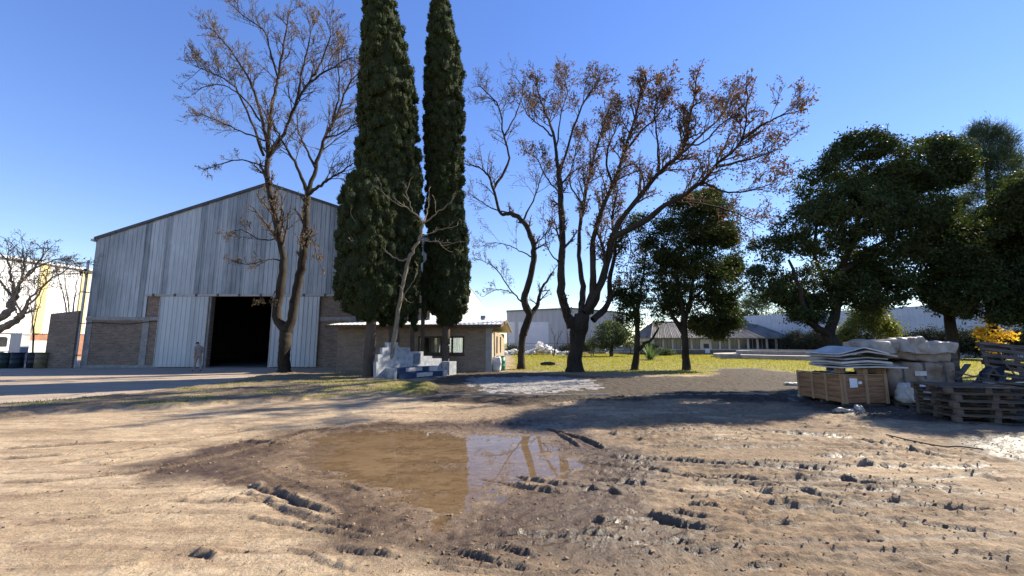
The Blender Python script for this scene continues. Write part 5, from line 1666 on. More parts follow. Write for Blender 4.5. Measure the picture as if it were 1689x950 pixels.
# ---- cypresses
def ball():
    v = [Vector(q) for q in IV]; f = []; mid = {}
    def m(i, j):
        k = (min(i, j), max(i, j))
        if k not in mid:
            v.append(((v[i] + v[j]) / 2).normalized()); mid[k] = len(v) - 1
        return mid[k]
    for a, b, c in IF.tolist():
        ab, bc, ca = m(a, b), m(b, c), m(c, a)
        f += [[a, ab, ca], [b, bc, ab], [c, ca, bc], [ab, bc, ca]]
    return np.array([tuple(q) for q in v]), np.array(f)
BV, BF = ball()
def cypress(label, Y, profile, trunk, seed, dens=1.0, lean=0, group='cypresses beside the memorial', core=.84):
    rng = np.random.default_rng(seed)
    rows = []
    for py, l, r in profile:
        a, b = at(l, py, Y), at(r, py, Y)
        rows.append((a.z, (a.x + b.x) / 2, (b.x - a.x) / 2 * .89))
    rows = np.array(sorted(rows))
    b = at(trunk[0][0], trunk[0][1], Y)
    t = thing('cypress_tree', label, 'tree', (b.x, Y, 0), 0, group)
    mt = MB()
    TP = np.array([tuple(at(p[0], p[1], Y)) for p in trunk]); TP[0, 2] = -.12
    TP = np.vstack([TP, [rows[-1][1], Y, rows[-1][0] - .5]])
    rad = [p[2] for p in trunk] + [.05]
    PR = spline(np.c_[TP, rad], 16); PR[0, 3] *= 1.35
    mt.tube(PR[:, :3], np.abs(PR[:, 3]), 12)
    obj('trunk', mt, M['barkcyp'], t, True)
    z0, z1 = rows[0, 0], rows[-1, 0]
    def prof(z):
        return np.interp(z, rows[:, 0], rows[:, 1]), np.interp(z, rows[:, 0], rows[:, 2])
    def lump(z, a):
        return 1 + .15 * fbm(a * 2.4 + 5, z * .8, seed, 2) + .12 * fbm(a * 6, z * 2.2, seed + 3, 2)
    mc = MB()
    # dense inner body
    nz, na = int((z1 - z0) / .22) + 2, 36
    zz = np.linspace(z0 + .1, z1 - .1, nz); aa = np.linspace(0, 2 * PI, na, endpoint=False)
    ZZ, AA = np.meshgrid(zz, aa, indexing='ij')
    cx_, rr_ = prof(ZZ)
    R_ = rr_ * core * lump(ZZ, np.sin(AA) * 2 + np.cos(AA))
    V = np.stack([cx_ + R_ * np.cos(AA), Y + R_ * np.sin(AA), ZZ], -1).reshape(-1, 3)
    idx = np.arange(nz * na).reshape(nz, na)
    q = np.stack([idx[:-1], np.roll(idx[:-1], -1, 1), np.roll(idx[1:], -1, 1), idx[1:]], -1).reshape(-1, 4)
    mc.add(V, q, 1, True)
    # knobbly tufts: solid little heads of foliage with short leaf tips
    area = float(np.mean(2 * PI * prof(np.linspace(z0, z1, 60))[1]) * (z1 - z0))
    n = int(area * 9.5 * dens)
    zc = z0 + (z1 - z0) * rng.uniform(0, 1, n * 4)
    w = prof(zc)[1]; keep = rng.uniform(0, w.max(), n * 4) < w
    zc = zc[keep][:n]; n = len(zc)
    a = rng.uniform(0, 2 * PI, n)
    c0, r0 = prof(zc)
    rr_ = r0 * lump(zc, np.sin(a) * 2 + np.cos(a)) * rng.uniform(.78, 1.02, n)
    C = np.stack([c0 + rr_ * np.cos(a), Y + rr_ * np.sin(a), zc], 1)
    sz = rng.uniform(.10, .24, n) * np.clip(r0 / 1.0, .55, 1.0)
    # heads: ico spheres, roughened and drawn upwards
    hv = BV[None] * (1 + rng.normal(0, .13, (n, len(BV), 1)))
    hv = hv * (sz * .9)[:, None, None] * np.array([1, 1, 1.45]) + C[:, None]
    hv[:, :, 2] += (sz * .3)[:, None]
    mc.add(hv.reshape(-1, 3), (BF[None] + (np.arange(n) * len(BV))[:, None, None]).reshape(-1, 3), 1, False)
    per = 64
    off = rng.normal(size=(n, per, 3)); off /= np.linalg.norm(off, axis=2, keepdims=True)
    P_ = C[:, None] + off * (sz * 1.02)[:, None, None] * np.array([1, 1, 1.45]) + np.array([0, 0, .3]) * sz[:, None, None]
    dr = (off * .75 + np.array([0, 0, .8])).reshape(-1, 3); dr /= np.linalg.norm(dr, axis=1, keepdims=True)
    pts = P_.reshape(-1, 3); N = len(pts)
    bt = np.cross(dr, rng.normal(size=(N, 3))); bt /= np.linalg.norm(bt, axis=1, keepdims=True) + 1e-9
    L = rng.uniform(.05, .13, N)[:, None]; Wd = rng.uniform(.016, .036, N)[:, None]
    V = np.stack([pts - dr * L * .3 - bt * Wd, pts - dr * L * .3 + bt * Wd, pts + dr * L], 1).reshape(-1, 3)
    mc.add(V, np.arange(3 * N).reshape(N, 3), 0)
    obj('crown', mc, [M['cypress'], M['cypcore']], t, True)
    return t
cypress('tallest broad cypress, the left one of the two high spires', 21.0, [(-60, 622, 630), (-30, 612, 640), (0, 602, 650), (60, 594, 668), (130, 597, 684), (160, 590, 690), (230, 588, 693), (300, 585, 697), (400, 586, 697), (470, 590, 692), (515, 600, 684), (538, 628, 665)],
        [(648, 622, .30), (649, 570, .27), (648, 500, .25)], 201)
cypress('short bushy cypress bulging low at the left beside the shed', 19.6, [(283, 596, 614), (300, 574, 640), (330, 559, 652), (400, 557, 660), (450, 552, 662), (490, 555, 655), (512, 570, 640), (530, 594, 624)],
        [(608, 625, .30), (610, 575, .26), (612, 520, .22)], 202)
cypress('slim tall cypress, the right one of the two high spires', 23.1, [(-50, 721, 728), (-25, 714, 735), (0, 709, 741), (60, 703, 755), (130, 700, 765), (200, 697, 767), (290, 699, 764), (330, 700, 766), (400, 702, 774), (470, 702, 776), (505, 704, 774), (530, 718, 757), (541, 731, 743)],
        [(735, 618, .25), (735, 570, .22), (735, 500, .2)], 203)
cypress('small thin dark cypress between the two high spires', 22.3, [(330, 680, 692), (400, 675, 696), (470, 673, 696), (520, 673, 692), (545, 679, 686)], [(681, 615, .13), (680, 560, .11), (681, 500, .1)], 204, .7)
cypress('thin nearly bare cypress trunk left of the slim spire', 22.6, [(430, 698, 706), (470, 694, 709), (505, 694, 707), (530, 697, 703)], [(698, 615, .12), (697, 560, .11), (699, 480, .1)], 205, .5)

# ---- broad evergreen crowns
DENS = 4.0
def evergreen(name, label, cat, base, Y, lobes, trunk, limbs, seed, mat='evergreen', bark='bark', leaf=(.13, .06), clumps=9.0, per=46, sig=.24, hollow=.5, gap=-.12, dr=.9, group=None, up=None, flare=1.4):
    rng = np.random.default_rng(seed)
    t = thing(name, label, cat, (at(base[0], base[1], Y).x, Y, 0), 0, group)
    if trunk:
        mt = MB()
        P = np.array([tuple(at(p[0], p[1], Y)) for p in trunk]); P[0, 2] = -.12
        PR = spline(np.c_[P, [p[2] for p in trunk]], 18); PR[0, 3] *= flare
        PR[1:-1, :2] += rng.normal(0, .012, (16, 2))
        mt.tube(PR[:, :3], PR[:, 3], 12)
        for pts, d0, d1, r0, r1 in limbs:
            Wl = limb_world(pts, Y + d0, Y + d1, 12, .03, rng)
            mt.tube(Wl, np.linspace(r0, r1, 12), 7)
        obj('trunk', mt, M[bark], t, True)
    Cs = []
    for lb in lobes:
        px, py, rx, ry = lb[:4]; dy = lb[4] if len(lb) > 4 else 0.0
        Yl = Y + dy
        c = at(px, py, Yl)
        sc_ = Yl / FPX * 1.02
        ax = np.array([rx * sc_, min(rx, ry * 1.3) * sc_ * dr, ry * sc_])
        n = max(8, int(DENS * (clumps * (ax[0] * ax[2]) * 1.6 + clumps * 2)))
        d = rng.normal(size=(n, 3)); d /= np.linalg.norm(d, axis=1, keepdims=True)
        r = (hollow + (1 - hollow) * rng.uniform(0, 1, n) ** .6)
        C = np.array(c)[None] + d * r[:, None] * ax
        g = np.array([mnoise.noise(Vector(q * .75) + Vector((seed, 0, 0))) for q in C])
        C = C[g > gap]
        Cs.append(C)
    C = np.concatenate(Cs)
    C = C[C[:, 2] > .25]
    s = sig * rng.uniform(.6, 1.3, len(C))
    p = (C[:, None] + rng.normal(size=(len(C), per, 3)) * s[:, None, None] * np.array([1, 1, .62])).reshape(-1, 3)
    p = p[p[:, 2] > .1]
    V, F = quad_leaves(p, rng.uniform(.6, 1.25, len(p)) * leaf[0], rng.uniform(.6, 1.25, len(p)) * leaf[1], rng, .12, up)
    mc = MB().add(V, F)
    mats = [M[mat]]
    # twigs that carry the clumps
    if trunk and len(C) > 20:
        for q in C[::6]:
            j = rng.integers(0, len(C)); e = C[np.argsort(np.sum((C - q) ** 2, 1))[min(5, len(C) - 1)]]
            mc.tube(np.array([q, (q + e) / 2 + rng.normal(0, .06, 3), e]), [.016, .012, .006], 3, 1)
        mats.append(M['twig'])
    obj('crown' if trunk else 'foliage', mc, mats, t, True)
    return t

evergreen('magnolia_tree', 'broad dark evergreen tree with a leaning trunk behind the crate', 'tree', (1377, 640), 15.2,
          [(1430, 272, 78, 52), (1380, 318, 74, 56, .4), (1340, 385, 72, 52, -.4), (1290, 420, 54, 40, .2), (1275, 462, 46, 40, -.3), (1405, 400, 84, 62, .6), (1475, 345, 70, 66, -.4),
           (1465, 430, 66, 46, .2), (1335, 470, 66, 44, .5), (1330, 508, 40, 26, -.2), (1440, 478, 56, 36, -.3), (1392, 470, 50, 34, 1.0), (1428, 240, 50, 26, -.2), (1405, 350, 60, 50, -1.0), (1255, 440, 26, 26, .2), (1300, 500, 34, 22, .3)],
          [(1377, 650, .30), (1378, 590, .27), (1367, 552, .24)],
          [([(1367, 553), (1345, 540), (1328, 516), (1318, 470), (1300, 430)], 0, -.6, .16, .04), ([(1367, 554), (1378, 520), (1388, 447), (1412, 390), (1425, 320), (1430, 270)], 0, .3, .19, .03),
           ([(1386, 450), (1440, 410), (1480, 370), (1490, 330)], .1, -.5, .10, .03), ([(1380, 500), (1345, 430), (1350, 370), (1375, 320)], .1, .7, .09, .03)], 301, leaf=(.135, .052), clumps=22, per=28, sig=.125, gap=-.12)
evergreen('laurel_tree', 'tall dense dark tree rising behind the bale, left of the pine', 'tree', (1560, 640), 15.8,
          [(1545, 268, 54, 42), (1590, 345, 34, 40, .2), (1572, 285, 26, 30, -.2), (1522, 330, 46, 52, -.5), (1562, 330, 46, 60, .4), (1555, 400, 50, 40), (1505, 380, 40, 34, .6), (1590, 420, 46, 46, -.4), (1530, 250, 36, 26, .4), (1575, 470, 56, 34, .3), (1490, 300, 30, 36, .2), (1540, 490, 36, 24, .3)],
          [(1572, 640, .22), (1570, 560, .18), (1562, 480, .14), (1550, 400, .1)], [([(1562, 480), (1530, 430), (1512, 380)], 0, -.4, .08, .03), ([(1556, 440), (1575, 380), (1560, 320)], 0, .3, .08, .03)],
          302, 'evergreen', leaf=(.13, .05), clumps=20, per=28, sig=.125, gap=-.2)
evergreen('dark_tree', 'heavy dark tree filling the right edge above the pallets', 'tree', (1765, 650), 14.5,
          [(1620, 440, 70, 50), (1640, 395, 46, 34, .3), (1592, 415, 30, 30, .2), (1690, 430, 90, 70, .6), (1650, 490, 80, 42, -.5), (1600, 490, 56, 34, .2), (1720, 500, 80, 44, .5), (1690, 370, 70, 50, 1.2), (1690, 340, 46, 46, -1.2), (1745, 325, 60, 60, -1.5), (1700, 400, 60, 44, -1.4), (1760, 400, 110, 90, 0), (1800, 330, 90, 70, .5), (1850, 430, 90, 90, -.5), (1740, 300, 60, 40, 2), (1760, 480, 70, 50, -1.6), (1840, 500, 80, 50, 0)],
          [(1765, 650, .34), (1765, 560, .28), (1770, 450, .2)], [([(1768, 520), (1700, 470), (1640, 440)], 0, -.3, .13, .04), ([(1768, 500), (1830, 430), (1860, 380)], 0, .3, .13, .04), ([(1770, 450), (1760, 380), (1740, 320)], 0, .8, .12, .03)],
          303, leaf=(.135, .052), clumps=22, per=28, sig=.13, gap=-.2)
evergreen('privet_tree', 'dark leafy tree at the roadside beyond the right edge', 'tree', (2150, 660), 15.5,
          [(2100, 350, 190, 150), (2000, 250, 150, 110, 1), (2250, 300, 170, 160, -.5), (2080, 130, 150, 110, .5), (1960, 430, 120, 90, -1.5), (2200, 480, 190, 90, 0), (1930, 330, 90, 80, .5)],
          [(2150, 660, .4), (2150, 560, .33), (2120, 400, .25)], [([(2140, 480), (2010, 320)], 0, .5, .15, .04)], 304, leaf=(.22, .10), clumps=8, per=34, sig=.3, gap=-.25)
evergreen('privet_tree', 'second dark leafy tree beyond the right edge nearer the road', 'tree', (2900, 700), 11.0,
          [(2750, 300, 300, 240), (3000, 200, 320, 260, .5), (2600, 480, 200, 130, 0), (2850, 0, 260, 180, 0)],
          [(2900, 740, .36), (2900, 560, .3), (2860, 300, .22)], [([(2890, 500), (2720, 300)], 0, .5, .15, .04)], 305, leaf=(.22, .10), clumps=7, per=32, sig=.3, gap=-.25)
# casuarina
def casuarina(label, Y, base, trunk, tiers, seed):
    rng = np.random.default_rng(seed)
    t = thing('casuarina_tree', label, 'tree', (at(base[0], base[1], Y).x, Y, 0))
    mt, mc = MB(), MB()
    P = np.array([tuple(at(p[0], p[1], Y)) for p in trunk]); P[0, 2] = -.12
    PR = spline(np.c_[P, [p[2] for p in trunk]], 16); mt.tube(PR[:, :3], PR[:, 3], 9)
    pts = []; dirs = []
    for (px, py, qx, qy, dy) in tiers:
        Wl = limb_world([(px, py), ((px + qx) / 2, (py + qy) / 2 + 6), (qx, qy)], Y, Y + dy, 12, .04, rng)
        mt.tube(Wl, np.linspace(.05, .012, 12), 5)
        tips = []
        sprout(mc, Wl, .03, 14, .95, 1, rng, tips, .06, .25, 0, .8, .01, 4)
        T = np.array(tips)
        c = np.repeat(T, 22, 0); n = len(c)
        d = rng.normal(size=(n, 3)) * .5 + (Wl[-1] - Wl[0]) / np.linalg.norm(Wl[-1] - Wl[0]) * .6 + np.array([0, 0, .15]); d /= np.linalg.norm(d, axis=1, keepdims=True)
        pts.append(c + rng.normal(0, .14, (n, 3)) + d * .12); dirs.append(d)
    p = np.concatenate(pts); d = np.concatenate(dirs); n = len(p)
    b = np.cross(d, rng.normal(size=(n, 3))); b /= np.linalg.norm(b, axis=1, keepdims=True)
    L = rng.uniform(.18, .38, n)[:, None]
    V = np.stack([p - b * .012, p + b * .012, p + d * L], 1).reshape(-1, 3)
    mc.add(V, np.arange(3 * n).reshape(n, 3), 1)
    obj('trunk', mt, M['bark'], t, True); obj('crown', mc, [M['twig'], M['pine']], t, True)
casuarina('feathery grey green pine against the sky at the right', 22.0, (1636, 610), [(1636, 615, .24), (1637, 500, .2), (1635, 380, .14), (1628, 290, .08), (1622, 235, .03)],
          [(1622, 240, 1612, 222, .3), (1624, 250, 1640, 224, -.3), (1626, 270, 1600, 258, .8), (1628, 280, 1655, 240, -.6), (1630, 300, 1670, 262, .5), (1631, 310, 1590, 290, -.8), (1632, 330, 1680, 290, .8), (1633, 345, 1592, 330, .6),
           (1634, 360, 1690, 318, -.9), (1634, 375, 1590, 365, -.6), (1635, 395, 1690, 360, .9), (1636, 410, 1600, 395, .9), (1636, 430, 1700, 395, -.7), (1630, 300, 1632, 262, -1.2), (1634, 350, 1640, 315, -1.6), (1635, 380, 1645, 350, 1.6), (1636, 420, 1650, 395, -1.6), (1637, 450, 1600, 440, .6), (1637, 450, 1690, 430, .4)], 306)

evergreen('camphor_tree', 'round crowned dark tree with forked trunk before the long house', 'tree', (1133, 611), 25.5,
          [(1150, 360, 66, 46), (1120, 400, 44, 48, -.7), (1172, 415, 50, 50, .5), (1150, 455, 60, 46, -.3), (1190, 470, 30, 36, .4), (1110, 460, 34, 40, .6), (1165, 510, 44, 30, .2), (1140, 335, 40, 22, .2), (1180, 370, 36, 40, -.6), (1195, 505, 20, 22, .3), (1160, 535, 22, 18, .5), (1108, 505, 18, 20, .4), (1208, 440, 16, 18, .3), (1200, 395, 14, 14, -.3), (1098, 425, 16, 16, .2), (1128, 325, 14, 10, -.2), (1170, 322, 16, 10, .3), (1205, 530, 16, 12, 0), (1185, 548, 16, 10, .2)],
          [(1133, 613, .29), (1131, 585, .21), (1129, 555, .20), (1127, 530, .19)],
          [([(1129, 550), (1112, 525), (1100, 500), (1092, 470)], 0, .5, .17, .05), ([(1127, 532), (1122, 490), (1118, 440), (1122, 400)], 0, -.4, .16, .05), ([(1127, 535), (1138, 500), (1145, 450), (1150, 380)], 0, .4, .18, .04), ([(1140, 495), (1165, 470), (1180, 430)], .1, -.4, .10, .03)],
          307, 'evergreen', leaf=(.17, .075), clumps=11, per=28, sig=.19, gap=-.26)
evergreen('thin_dark_tree', 'thin dark tree with side stem between the thick tree and the long house', 'tree', (1046, 611), 25.5,
          [(1065, 375, 32, 34), (1045, 420, 34, 38, -.5), (1075, 425, 26, 34, .4), (1040, 470, 30, 34, .3), (1068, 480, 28, 34, -.4), (1040, 515, 28, 24, -.2), (1068, 525, 24, 22, .4), (1050, 355, 24, 20, .2), (1022, 495, 18, 18, .2)],
          [(1046, 613, .25), (1050, 585, .19), (1051, 560, .16), (1052, 500, .13)],
          [([(1050, 582), (1062, 568), (1076, 560), (1088, 540)], 0, -.3, .13, .05), ([(1051, 550), (1045, 500), (1040, 450)], 0, -.4, .09, .03), ([(1052, 510), (1062, 450), (1066, 390)], 0, .3, .09, .03)],
          308, 'evergreen', leaf=(.17, .075), clumps=7.5, per=28, sig=.18, gap=-.06)
evergreen('olive_bush', 'sunlit olive green bush behind the grey metal panels', 'bush', (1432, 600), 24.0,
          [(1430, 548, 34, 28), (1405, 560, 22, 20, .3), (1455, 552, 20, 24, -.3), (1432, 525, 26, 18, .3), (1440, 500, 16, 14, .2)], [(1432, 606, .1), (1431, 575, .08), (1430, 550, .06)], [], 309, 'olive', leaf=(.15, .07), clumps=9, per=36, sig=.22, gap=-.3)
evergreen('round_tree', 'grey green round tree far back beside the standing man', 'tree', (1008, 585), 50,
          [(1010, 552, 30, 20), (992, 562, 18, 14, .4), (1032, 560, 20, 14, -.4), (1010, 540, 18, 10)], [(1008, 588, .25), (1009, 570, .2), (1010, 555, .14)], [], 310, 'greygreen', leaf=(.26, .12), clumps=3, per=40, sig=.4, gap=-.3)
evergreen('cedar_tree', 'dark grey green tree rising behind the long house roof', 'tree', (1245, 580), 72,
          [(1245, 515, 40, 24), (1215, 528, 26, 14, .5), (1275, 525, 30, 18, -.5), (1248, 495, 24, 14), (1300, 530, 24, 18, .5)], [(1245, 588, .4), (1246, 550, .3), (1246, 510, .2)], [], 311, 'greygreen', leaf=(.34, .14), clumps=1.8, per=44, sig=.55, gap=-.3)
evergreen('yellow_sapling', 'small sapling with bright yellow autumn leaves at the right edge', 'tree', (1650, 600), 18.6,
          [(1642, 548, 26, 20), (1625, 552, 20, 14, .2), (1660, 560, 24, 16, -.2), (1636, 530, 16, 12, .1), (1648, 575, 22, 12, .2), (1616, 545, 10, 8, .2), (1632, 565, 16, 10, -.2)],
          [(1652, 632, .045), (1650, 610, .04), (1645, 570, .022), (1640, 545, .014)], [([(1648, 590), (1625, 585), (1603, 578)], 0, -.2, .012, .006), ([(1646, 575), (1662, 560), (1672, 550)], 0, .2, .012, .006)],
          312, 'yellow', leaf=(.13, .085), clumps=1.5, per=9, sig=.10, hollow=.2, gap=-.4)
# dark brush along the grey sheet wall
rng = np.random.default_rng(50)
for k, (px, w, h, Yb) in enumerate(((1312, 26, 34, 56), (1345, 30, 40, 54), (1480, 34, 34, 46), (1530, 40, 40, 44), (1580, 40, 44, 42), (1625, 44, 40, 40), (1690, 60, 44, 38))):
    labs = ['dark brush just right of the long house', 'dark brush left of the leaning trunk, before the sheet wall', 'dark bush before the grey wall right of the olive bush', 'dark bush above the left half of the bale, at the grey wall',
            'dark bush above the right end of the bale, at the grey wall', 'dark bush behind the yellow sapling', 'dark bush at the right edge behind the yellow sapling']
    evergreen('brush', labs[k], 'bush', (px, 585, ), Yb, [(px - w * .4, 566, w * .6, h * .42), (px + w * .4, 570, w * .6, h * .40, .5), (px, 560, w * .5, h * .42, -.5)], None, [], 320 + k, 'hedge', leaf=(.30, .07), clumps=4, per=46, sig=.4, hollow=.1, gap=-.5, group='dark brush along the grey wall')
# low plants at the foot of the long house and along the far fence
for k, (px, py, Yb, w, h, mt_, lab) in enumerate(((1093, 583, 52, 12, 6, 'greygreen', 'low grey green shrub at the left foot of the long house'), (1105, 585, 53, 9, 4, 'greygreen', 'small shrub right of the agave at the house foot'),
                                  (960, 572, 58, 22, 9, 'greygreen', 'scrubby bush behind the rubble right of the thick trunk'), (1065, 574, 57, 16, 8, 'hedge', 'dark shrub left of the agave'), (935, 578, 58, 14, 7, 'hedge', 'dark shrub at the right end of the rubble'), (845, 578, 58, 8, 7, 'hedge', 'dark shrub at the left end of the rubble'))):
    evergreen('shrub', lab, 'bush', (px, py), Yb, [(px, py - h * .2, w, h), (px + w * .5, py, w * .6, h * .7, .4)], None, [], 340 + k, mt_, leaf=(.22, .09), clumps=4, per=40, sig=.3, hollow=.1, gap=-.5)
# agave
q = at(1072, 590, 40)
ag = thing('agave_plant', 'spiky grey green agave clump right of the thin dark tree', 'plant', (q.x, 40, 0))
rng = np.random.default_rng(61)
mb = MB()
for k in range(110):
    a = rng.uniform(0, 2 * PI); el = rng.uniform(.15, 1.45); L = rng.uniform(1.4, 2.6)
    d = np.array([math.cos(a) * math.cos(el), math.sin(a) * math.cos(el), math.sin(el)])
    s = np.array([-math.sin(a), math.cos(a), 0]); ts = np.linspace(0, 1, 5)
    V = []
    for t_ in ts:
        p_ = d * L * t_ + np.array([0, 0, -.45 * L * t_ ** 2 * (1 - el / 2)]); p_[2] = max(p_[2], .03)
        w_ = .07 * (1 - t_) + .004
        V += [p_ - s * w_, p_ + s * w_]
    mb.add(V, [[2 * i, 2 * i + 1, 2 * i + 3, 2 * i + 2] for i in range(4)])
obj('leaves', mb, M['agave'], ag)
# ------------------------------------------------------------------ the pile at the right: crate, panels, bale, bag, pallets
# crate
CX0, CX1, CY0, CY1 = 8.50, 9.66, 10.92, 12.58
cr = thing('crate', 'reddish raw wood crate with white papers on its front', 'crate', ((CX0 + CX1) / 2, (CY0 + CY1) / 2, 0), R(1.5))
hx, hy = (CX1 - CX0) / 2, (CY1 - CY0) / 2
zb0, zt0 = .12, .80
for nm, (a, b, c, d) in (('front', (-hx, hx, -hy, -hy + .025)), ('back', (-hx, hx, hy - .025, hy)), ('left', (-hx, -hx + .025, -hy + .027, hy - .027)), ('right', (hx - .025, hx, -hy + .027, hy - .027))):
    mb = MB()
    n = 5
    rr = random.Random(hash(nm) % 100 if False else len(nm) * 7)
    for i in range(n):
        z0 = zb0 + (zt0 - zb0) * i / n; z1 = zb0 + (zt0 - zb0) * (i + 1) / n - .006
        j = rr.uniform(0, .005)
        if nm in ('front', 'back'): mb.box(a + .003, b - .003, c + (j if nm == 'front' else 0), d, z0, z1)
        else: mb.box(a + j, b - j, c, d, z0, z1)
    obj('side_panel', mb, M['cratewood'], cr)
for x in (-hx, -hx * .03, hx - .075):
    obj('batten', MB().box(x, x + .075, -hy - .022, -hy - .001, zb0 - .02, zt0 + .01), M['batten'], cr)
for y in (-hy + .0, -hy + .52, -hy + 1.02, hy - .08):
    obj('batten', MB().box(-hx - .022, -hx - .001, y, y + .075, zb0 - .02, zt0 + .01), M['batten'], cr)
for (z0, z1) in ((zt0 + .011, zt0 + .035),):
    mb = MB(); mb.box(-hx - .02, hx + .01, -hy - .02, -hy + .06, z0, z1); mb.box(-hx - .02, -hx + .06, -hy + .062, hy, z0, z1); mb.box(hx - .06, hx + .01, -hy + .062, hy, z0, z1)
    obj('top_rim', mb, M['batten'], cr)
mb = MB(); mb.box(-hx + .026, hx - .026, -hy + .026, hy - .026, zb0, zb0 + .03)
obj('floor_board', mb, M['oldwood'], cr)
for y in (-hy + .05, -.05, hy - .15):
    obj('bearer', MB().box(-hx + .02, hx - .02, y, y + .1, .0, zb0 - .022), M['oldwood'], cr)
for (x0, x1, z0, z1) in ((-hx + .17, -hx + .38, .50, .74), (-hx + .40, -hx + .50, .59, .66)):
    mb = MB(); xs2 = np.linspace(x0, x1, 5)
    V = []
    for i, x_ in enumerate(xs2):
        V += [(x_, -hy - .006 - .006 * math.sin(i), z0 + .01 * i * (x1 - x0)), (x_, -hy - .005 - .004 * math.cos(i * 2), z1 - .012 * i * (x1 - x0))]
    mb.add(V, [[2 * i, 2 * i + 2, 2 * i + 3, 2 * i + 1] for i in range(4)])
    obj('paper_label', mb, M['paper'], cr)
# dark sheeting spilling from the open crate
def drape(nx_, ny_, sx, sy, amp, seed, th=.02, base=0.0, edge=0.0):
    u = np.linspace(-.5, .5, nx_); v = np.linspace(-.5, .5, ny_)
    U, Vv = np.meshgrid(u, v)
    Z = np.array([[mnoise.noise(Vector((a * 4 * sx, b * 4 * sy, seed))) + .6 * abs(mnoise.noise(Vector((a * 9 * sx, b * 7 * sy, seed + 9)))) for a in u] for b in v]) * amp
    e = np.maximum(np.abs(U), np.abs(Vv)) * 2
    Z = Z - edge * np.clip((e - .75) / .25, 0, 1) ** 1.5
    up_ = np.stack([U * sx, Vv * sy, Z + base + th], -1).reshape(-1, 3); lo_ = np.stack([U * sx * .995, Vv * sy * .995, Z + base], -1).reshape(-1, 3)
    idx = np.arange(nx_ * ny_).reshape(ny_, nx_)
    q = np.stack([idx[:-1, :-1], idx[:-1, 1:], idx[1:, 1:], idx[1:, :-1]], -1).reshape(-1, 4)
    n = nx_ * ny_
    ring = list(idx[0, :]) + list(idx[1:, -1]) + list(idx[-1, -2::-1]) + list(idx[-2:0:-1, 0])
    sq = [[ring[i], ring[(i + 1) % len(ring)], n + ring[(i + 1) % len(ring)], n + ring[i]] for i in range(len(ring))]
    mb = MB()
    mb.add(np.concatenate([up_, lo_]), np.concatenate([q, q[:, ::-1] + n, np.array(sq)[:, ::-1]]), 0, True)
    return mb
o = obj('dark_sheeting', drape(26, 30, 1.06, 1.5, .07, 3, .012, 0, .06), M['blackplastic']); o.location = ((CX0 + CX1) / 2, (CY0 + CY1) / 2, .80)
tag(o, 'crumpled dark sheeting heaped in the open top of the crate', 'sheet')
# spacer blocks
for k, (x, y, lab) in enumerate(((8.80, 11.35, 'small wood spacer block on the crate, left one under the panels'), (9.22, 11.12, 'pale wood spacer block on the crate, middle one under the panels'), (9.92, 11.35, 'wood spacer block at the right under the lowest panel'))):
    mb = MB(); mb.box(-.07, .07, -.09, .09, 0, .13 if k < 2 else .16)
    o = obj('spacer_block', mb, M['batten']); o.location = (x, y, .835 if k < 2 else .80); o.rotation_euler.z = .3 * k
    tag(o, lab, 'block', 'wood blocks under the metal panels')
mb = MB(); mb.box(-.12, .12, -.3, .3, 0, .80)
# metal panels: bent sheets with folded edges
def panel(w, d, fold, th, seed, tw=0.0):
    """wide sheet (x) with a ridge fold, a rolled lip along the front edge"""
    nx_, ny_ = 25, 9
    rr = np.random.default_rng(seed)
    ph = rr.uniform(0, 6)
    P = []
    for j in range(ny_):
        v = j / (ny_ - 1)
        for i in range(nx_):
            u = i / (nx_ - 1)
            z = fold * max(0, 1 - abs(u - .52) / .5) * (1 - .15 * v) + .012 * math.sin(u * 9 + ph) * v + tw * (u - .5) * (v - .5) + .01 * math.sin(v * 5 + ph)
            P.append(((u - .5) * w, (v - .5) * d, z))
    P = np.array(P); n = len(P)
    idx = np.arange(n).reshape(ny_, nx_)
    q = np.stack([idx[:-1, :-1], idx[:-1, 1:], idx[1:, 1:], idx[1:, :-1]], -1).reshape(-1, 4)
    ring = list(idx[0, :]) + list(idx[1:, -1]) + list(idx[-1, -2::-1]) + list(idx[-2:0:-1, 0])
    sq = np.array([[ring[i], ring[(i + 1) % len(ring)], n + ring[(i + 1) % len(ring)], n + ring[i]] for i in range(len(ring))])
    mb = MB(); mb.add(np.concatenate([P, P - np.array([0, 0, th])]), np.concatenate([q, q[:, ::-1] + n, sq[:, ::-1]]))
    return mb
pan = [  # x, y, z, width, depth, fold, thickness, rotation, material, label
    (9.42, 11.55, 1.03, 1.65, 1.3, .02, .035, -6, 'panelmetal', 'lowest long grey panel in the stack on the crate'),
    (9.28, 11.60, 1.10, 1.35, 1.2, .03, .03, 4, 'panelmetal2', 'dull dented panel second from the bottom on the crate'),
    (9.25, 11.55, 1.17, 1.30, 1.2, .05, .05, -2, 'panelmetal', 'pale panel in the middle of the stack on the crate'),
    (9.22, 11.65, 1.255, 1.28, 1.25, .05, .03, 7, 'panelmetal2', 'dark edged panel just below the folded top panels'),
    (9.28, 11.55, 1.32, 1.55, 1.2, .13, .04, -3, 'panelmetal2', 'wide folded panel second from the top on the crate'),
    (9.22, 11.60, 1.385, 1.40, 1.15, .17, .025, 3, 'panelmetal', 'topmost tent folded pale panel on the crate')]
for (x, y, z, w, d, fo, th, ro, mt_, lab) in pan:
    o = obj('metal_panel', panel(w, d, fo, th, int(z * 100), .04), M[mt_]); o.location = (x, y, z); o.rotation_euler = (R(1.5), R(-.8), R(ro))
    tag(o, lab, 'panel', 'metal panels on the crate')
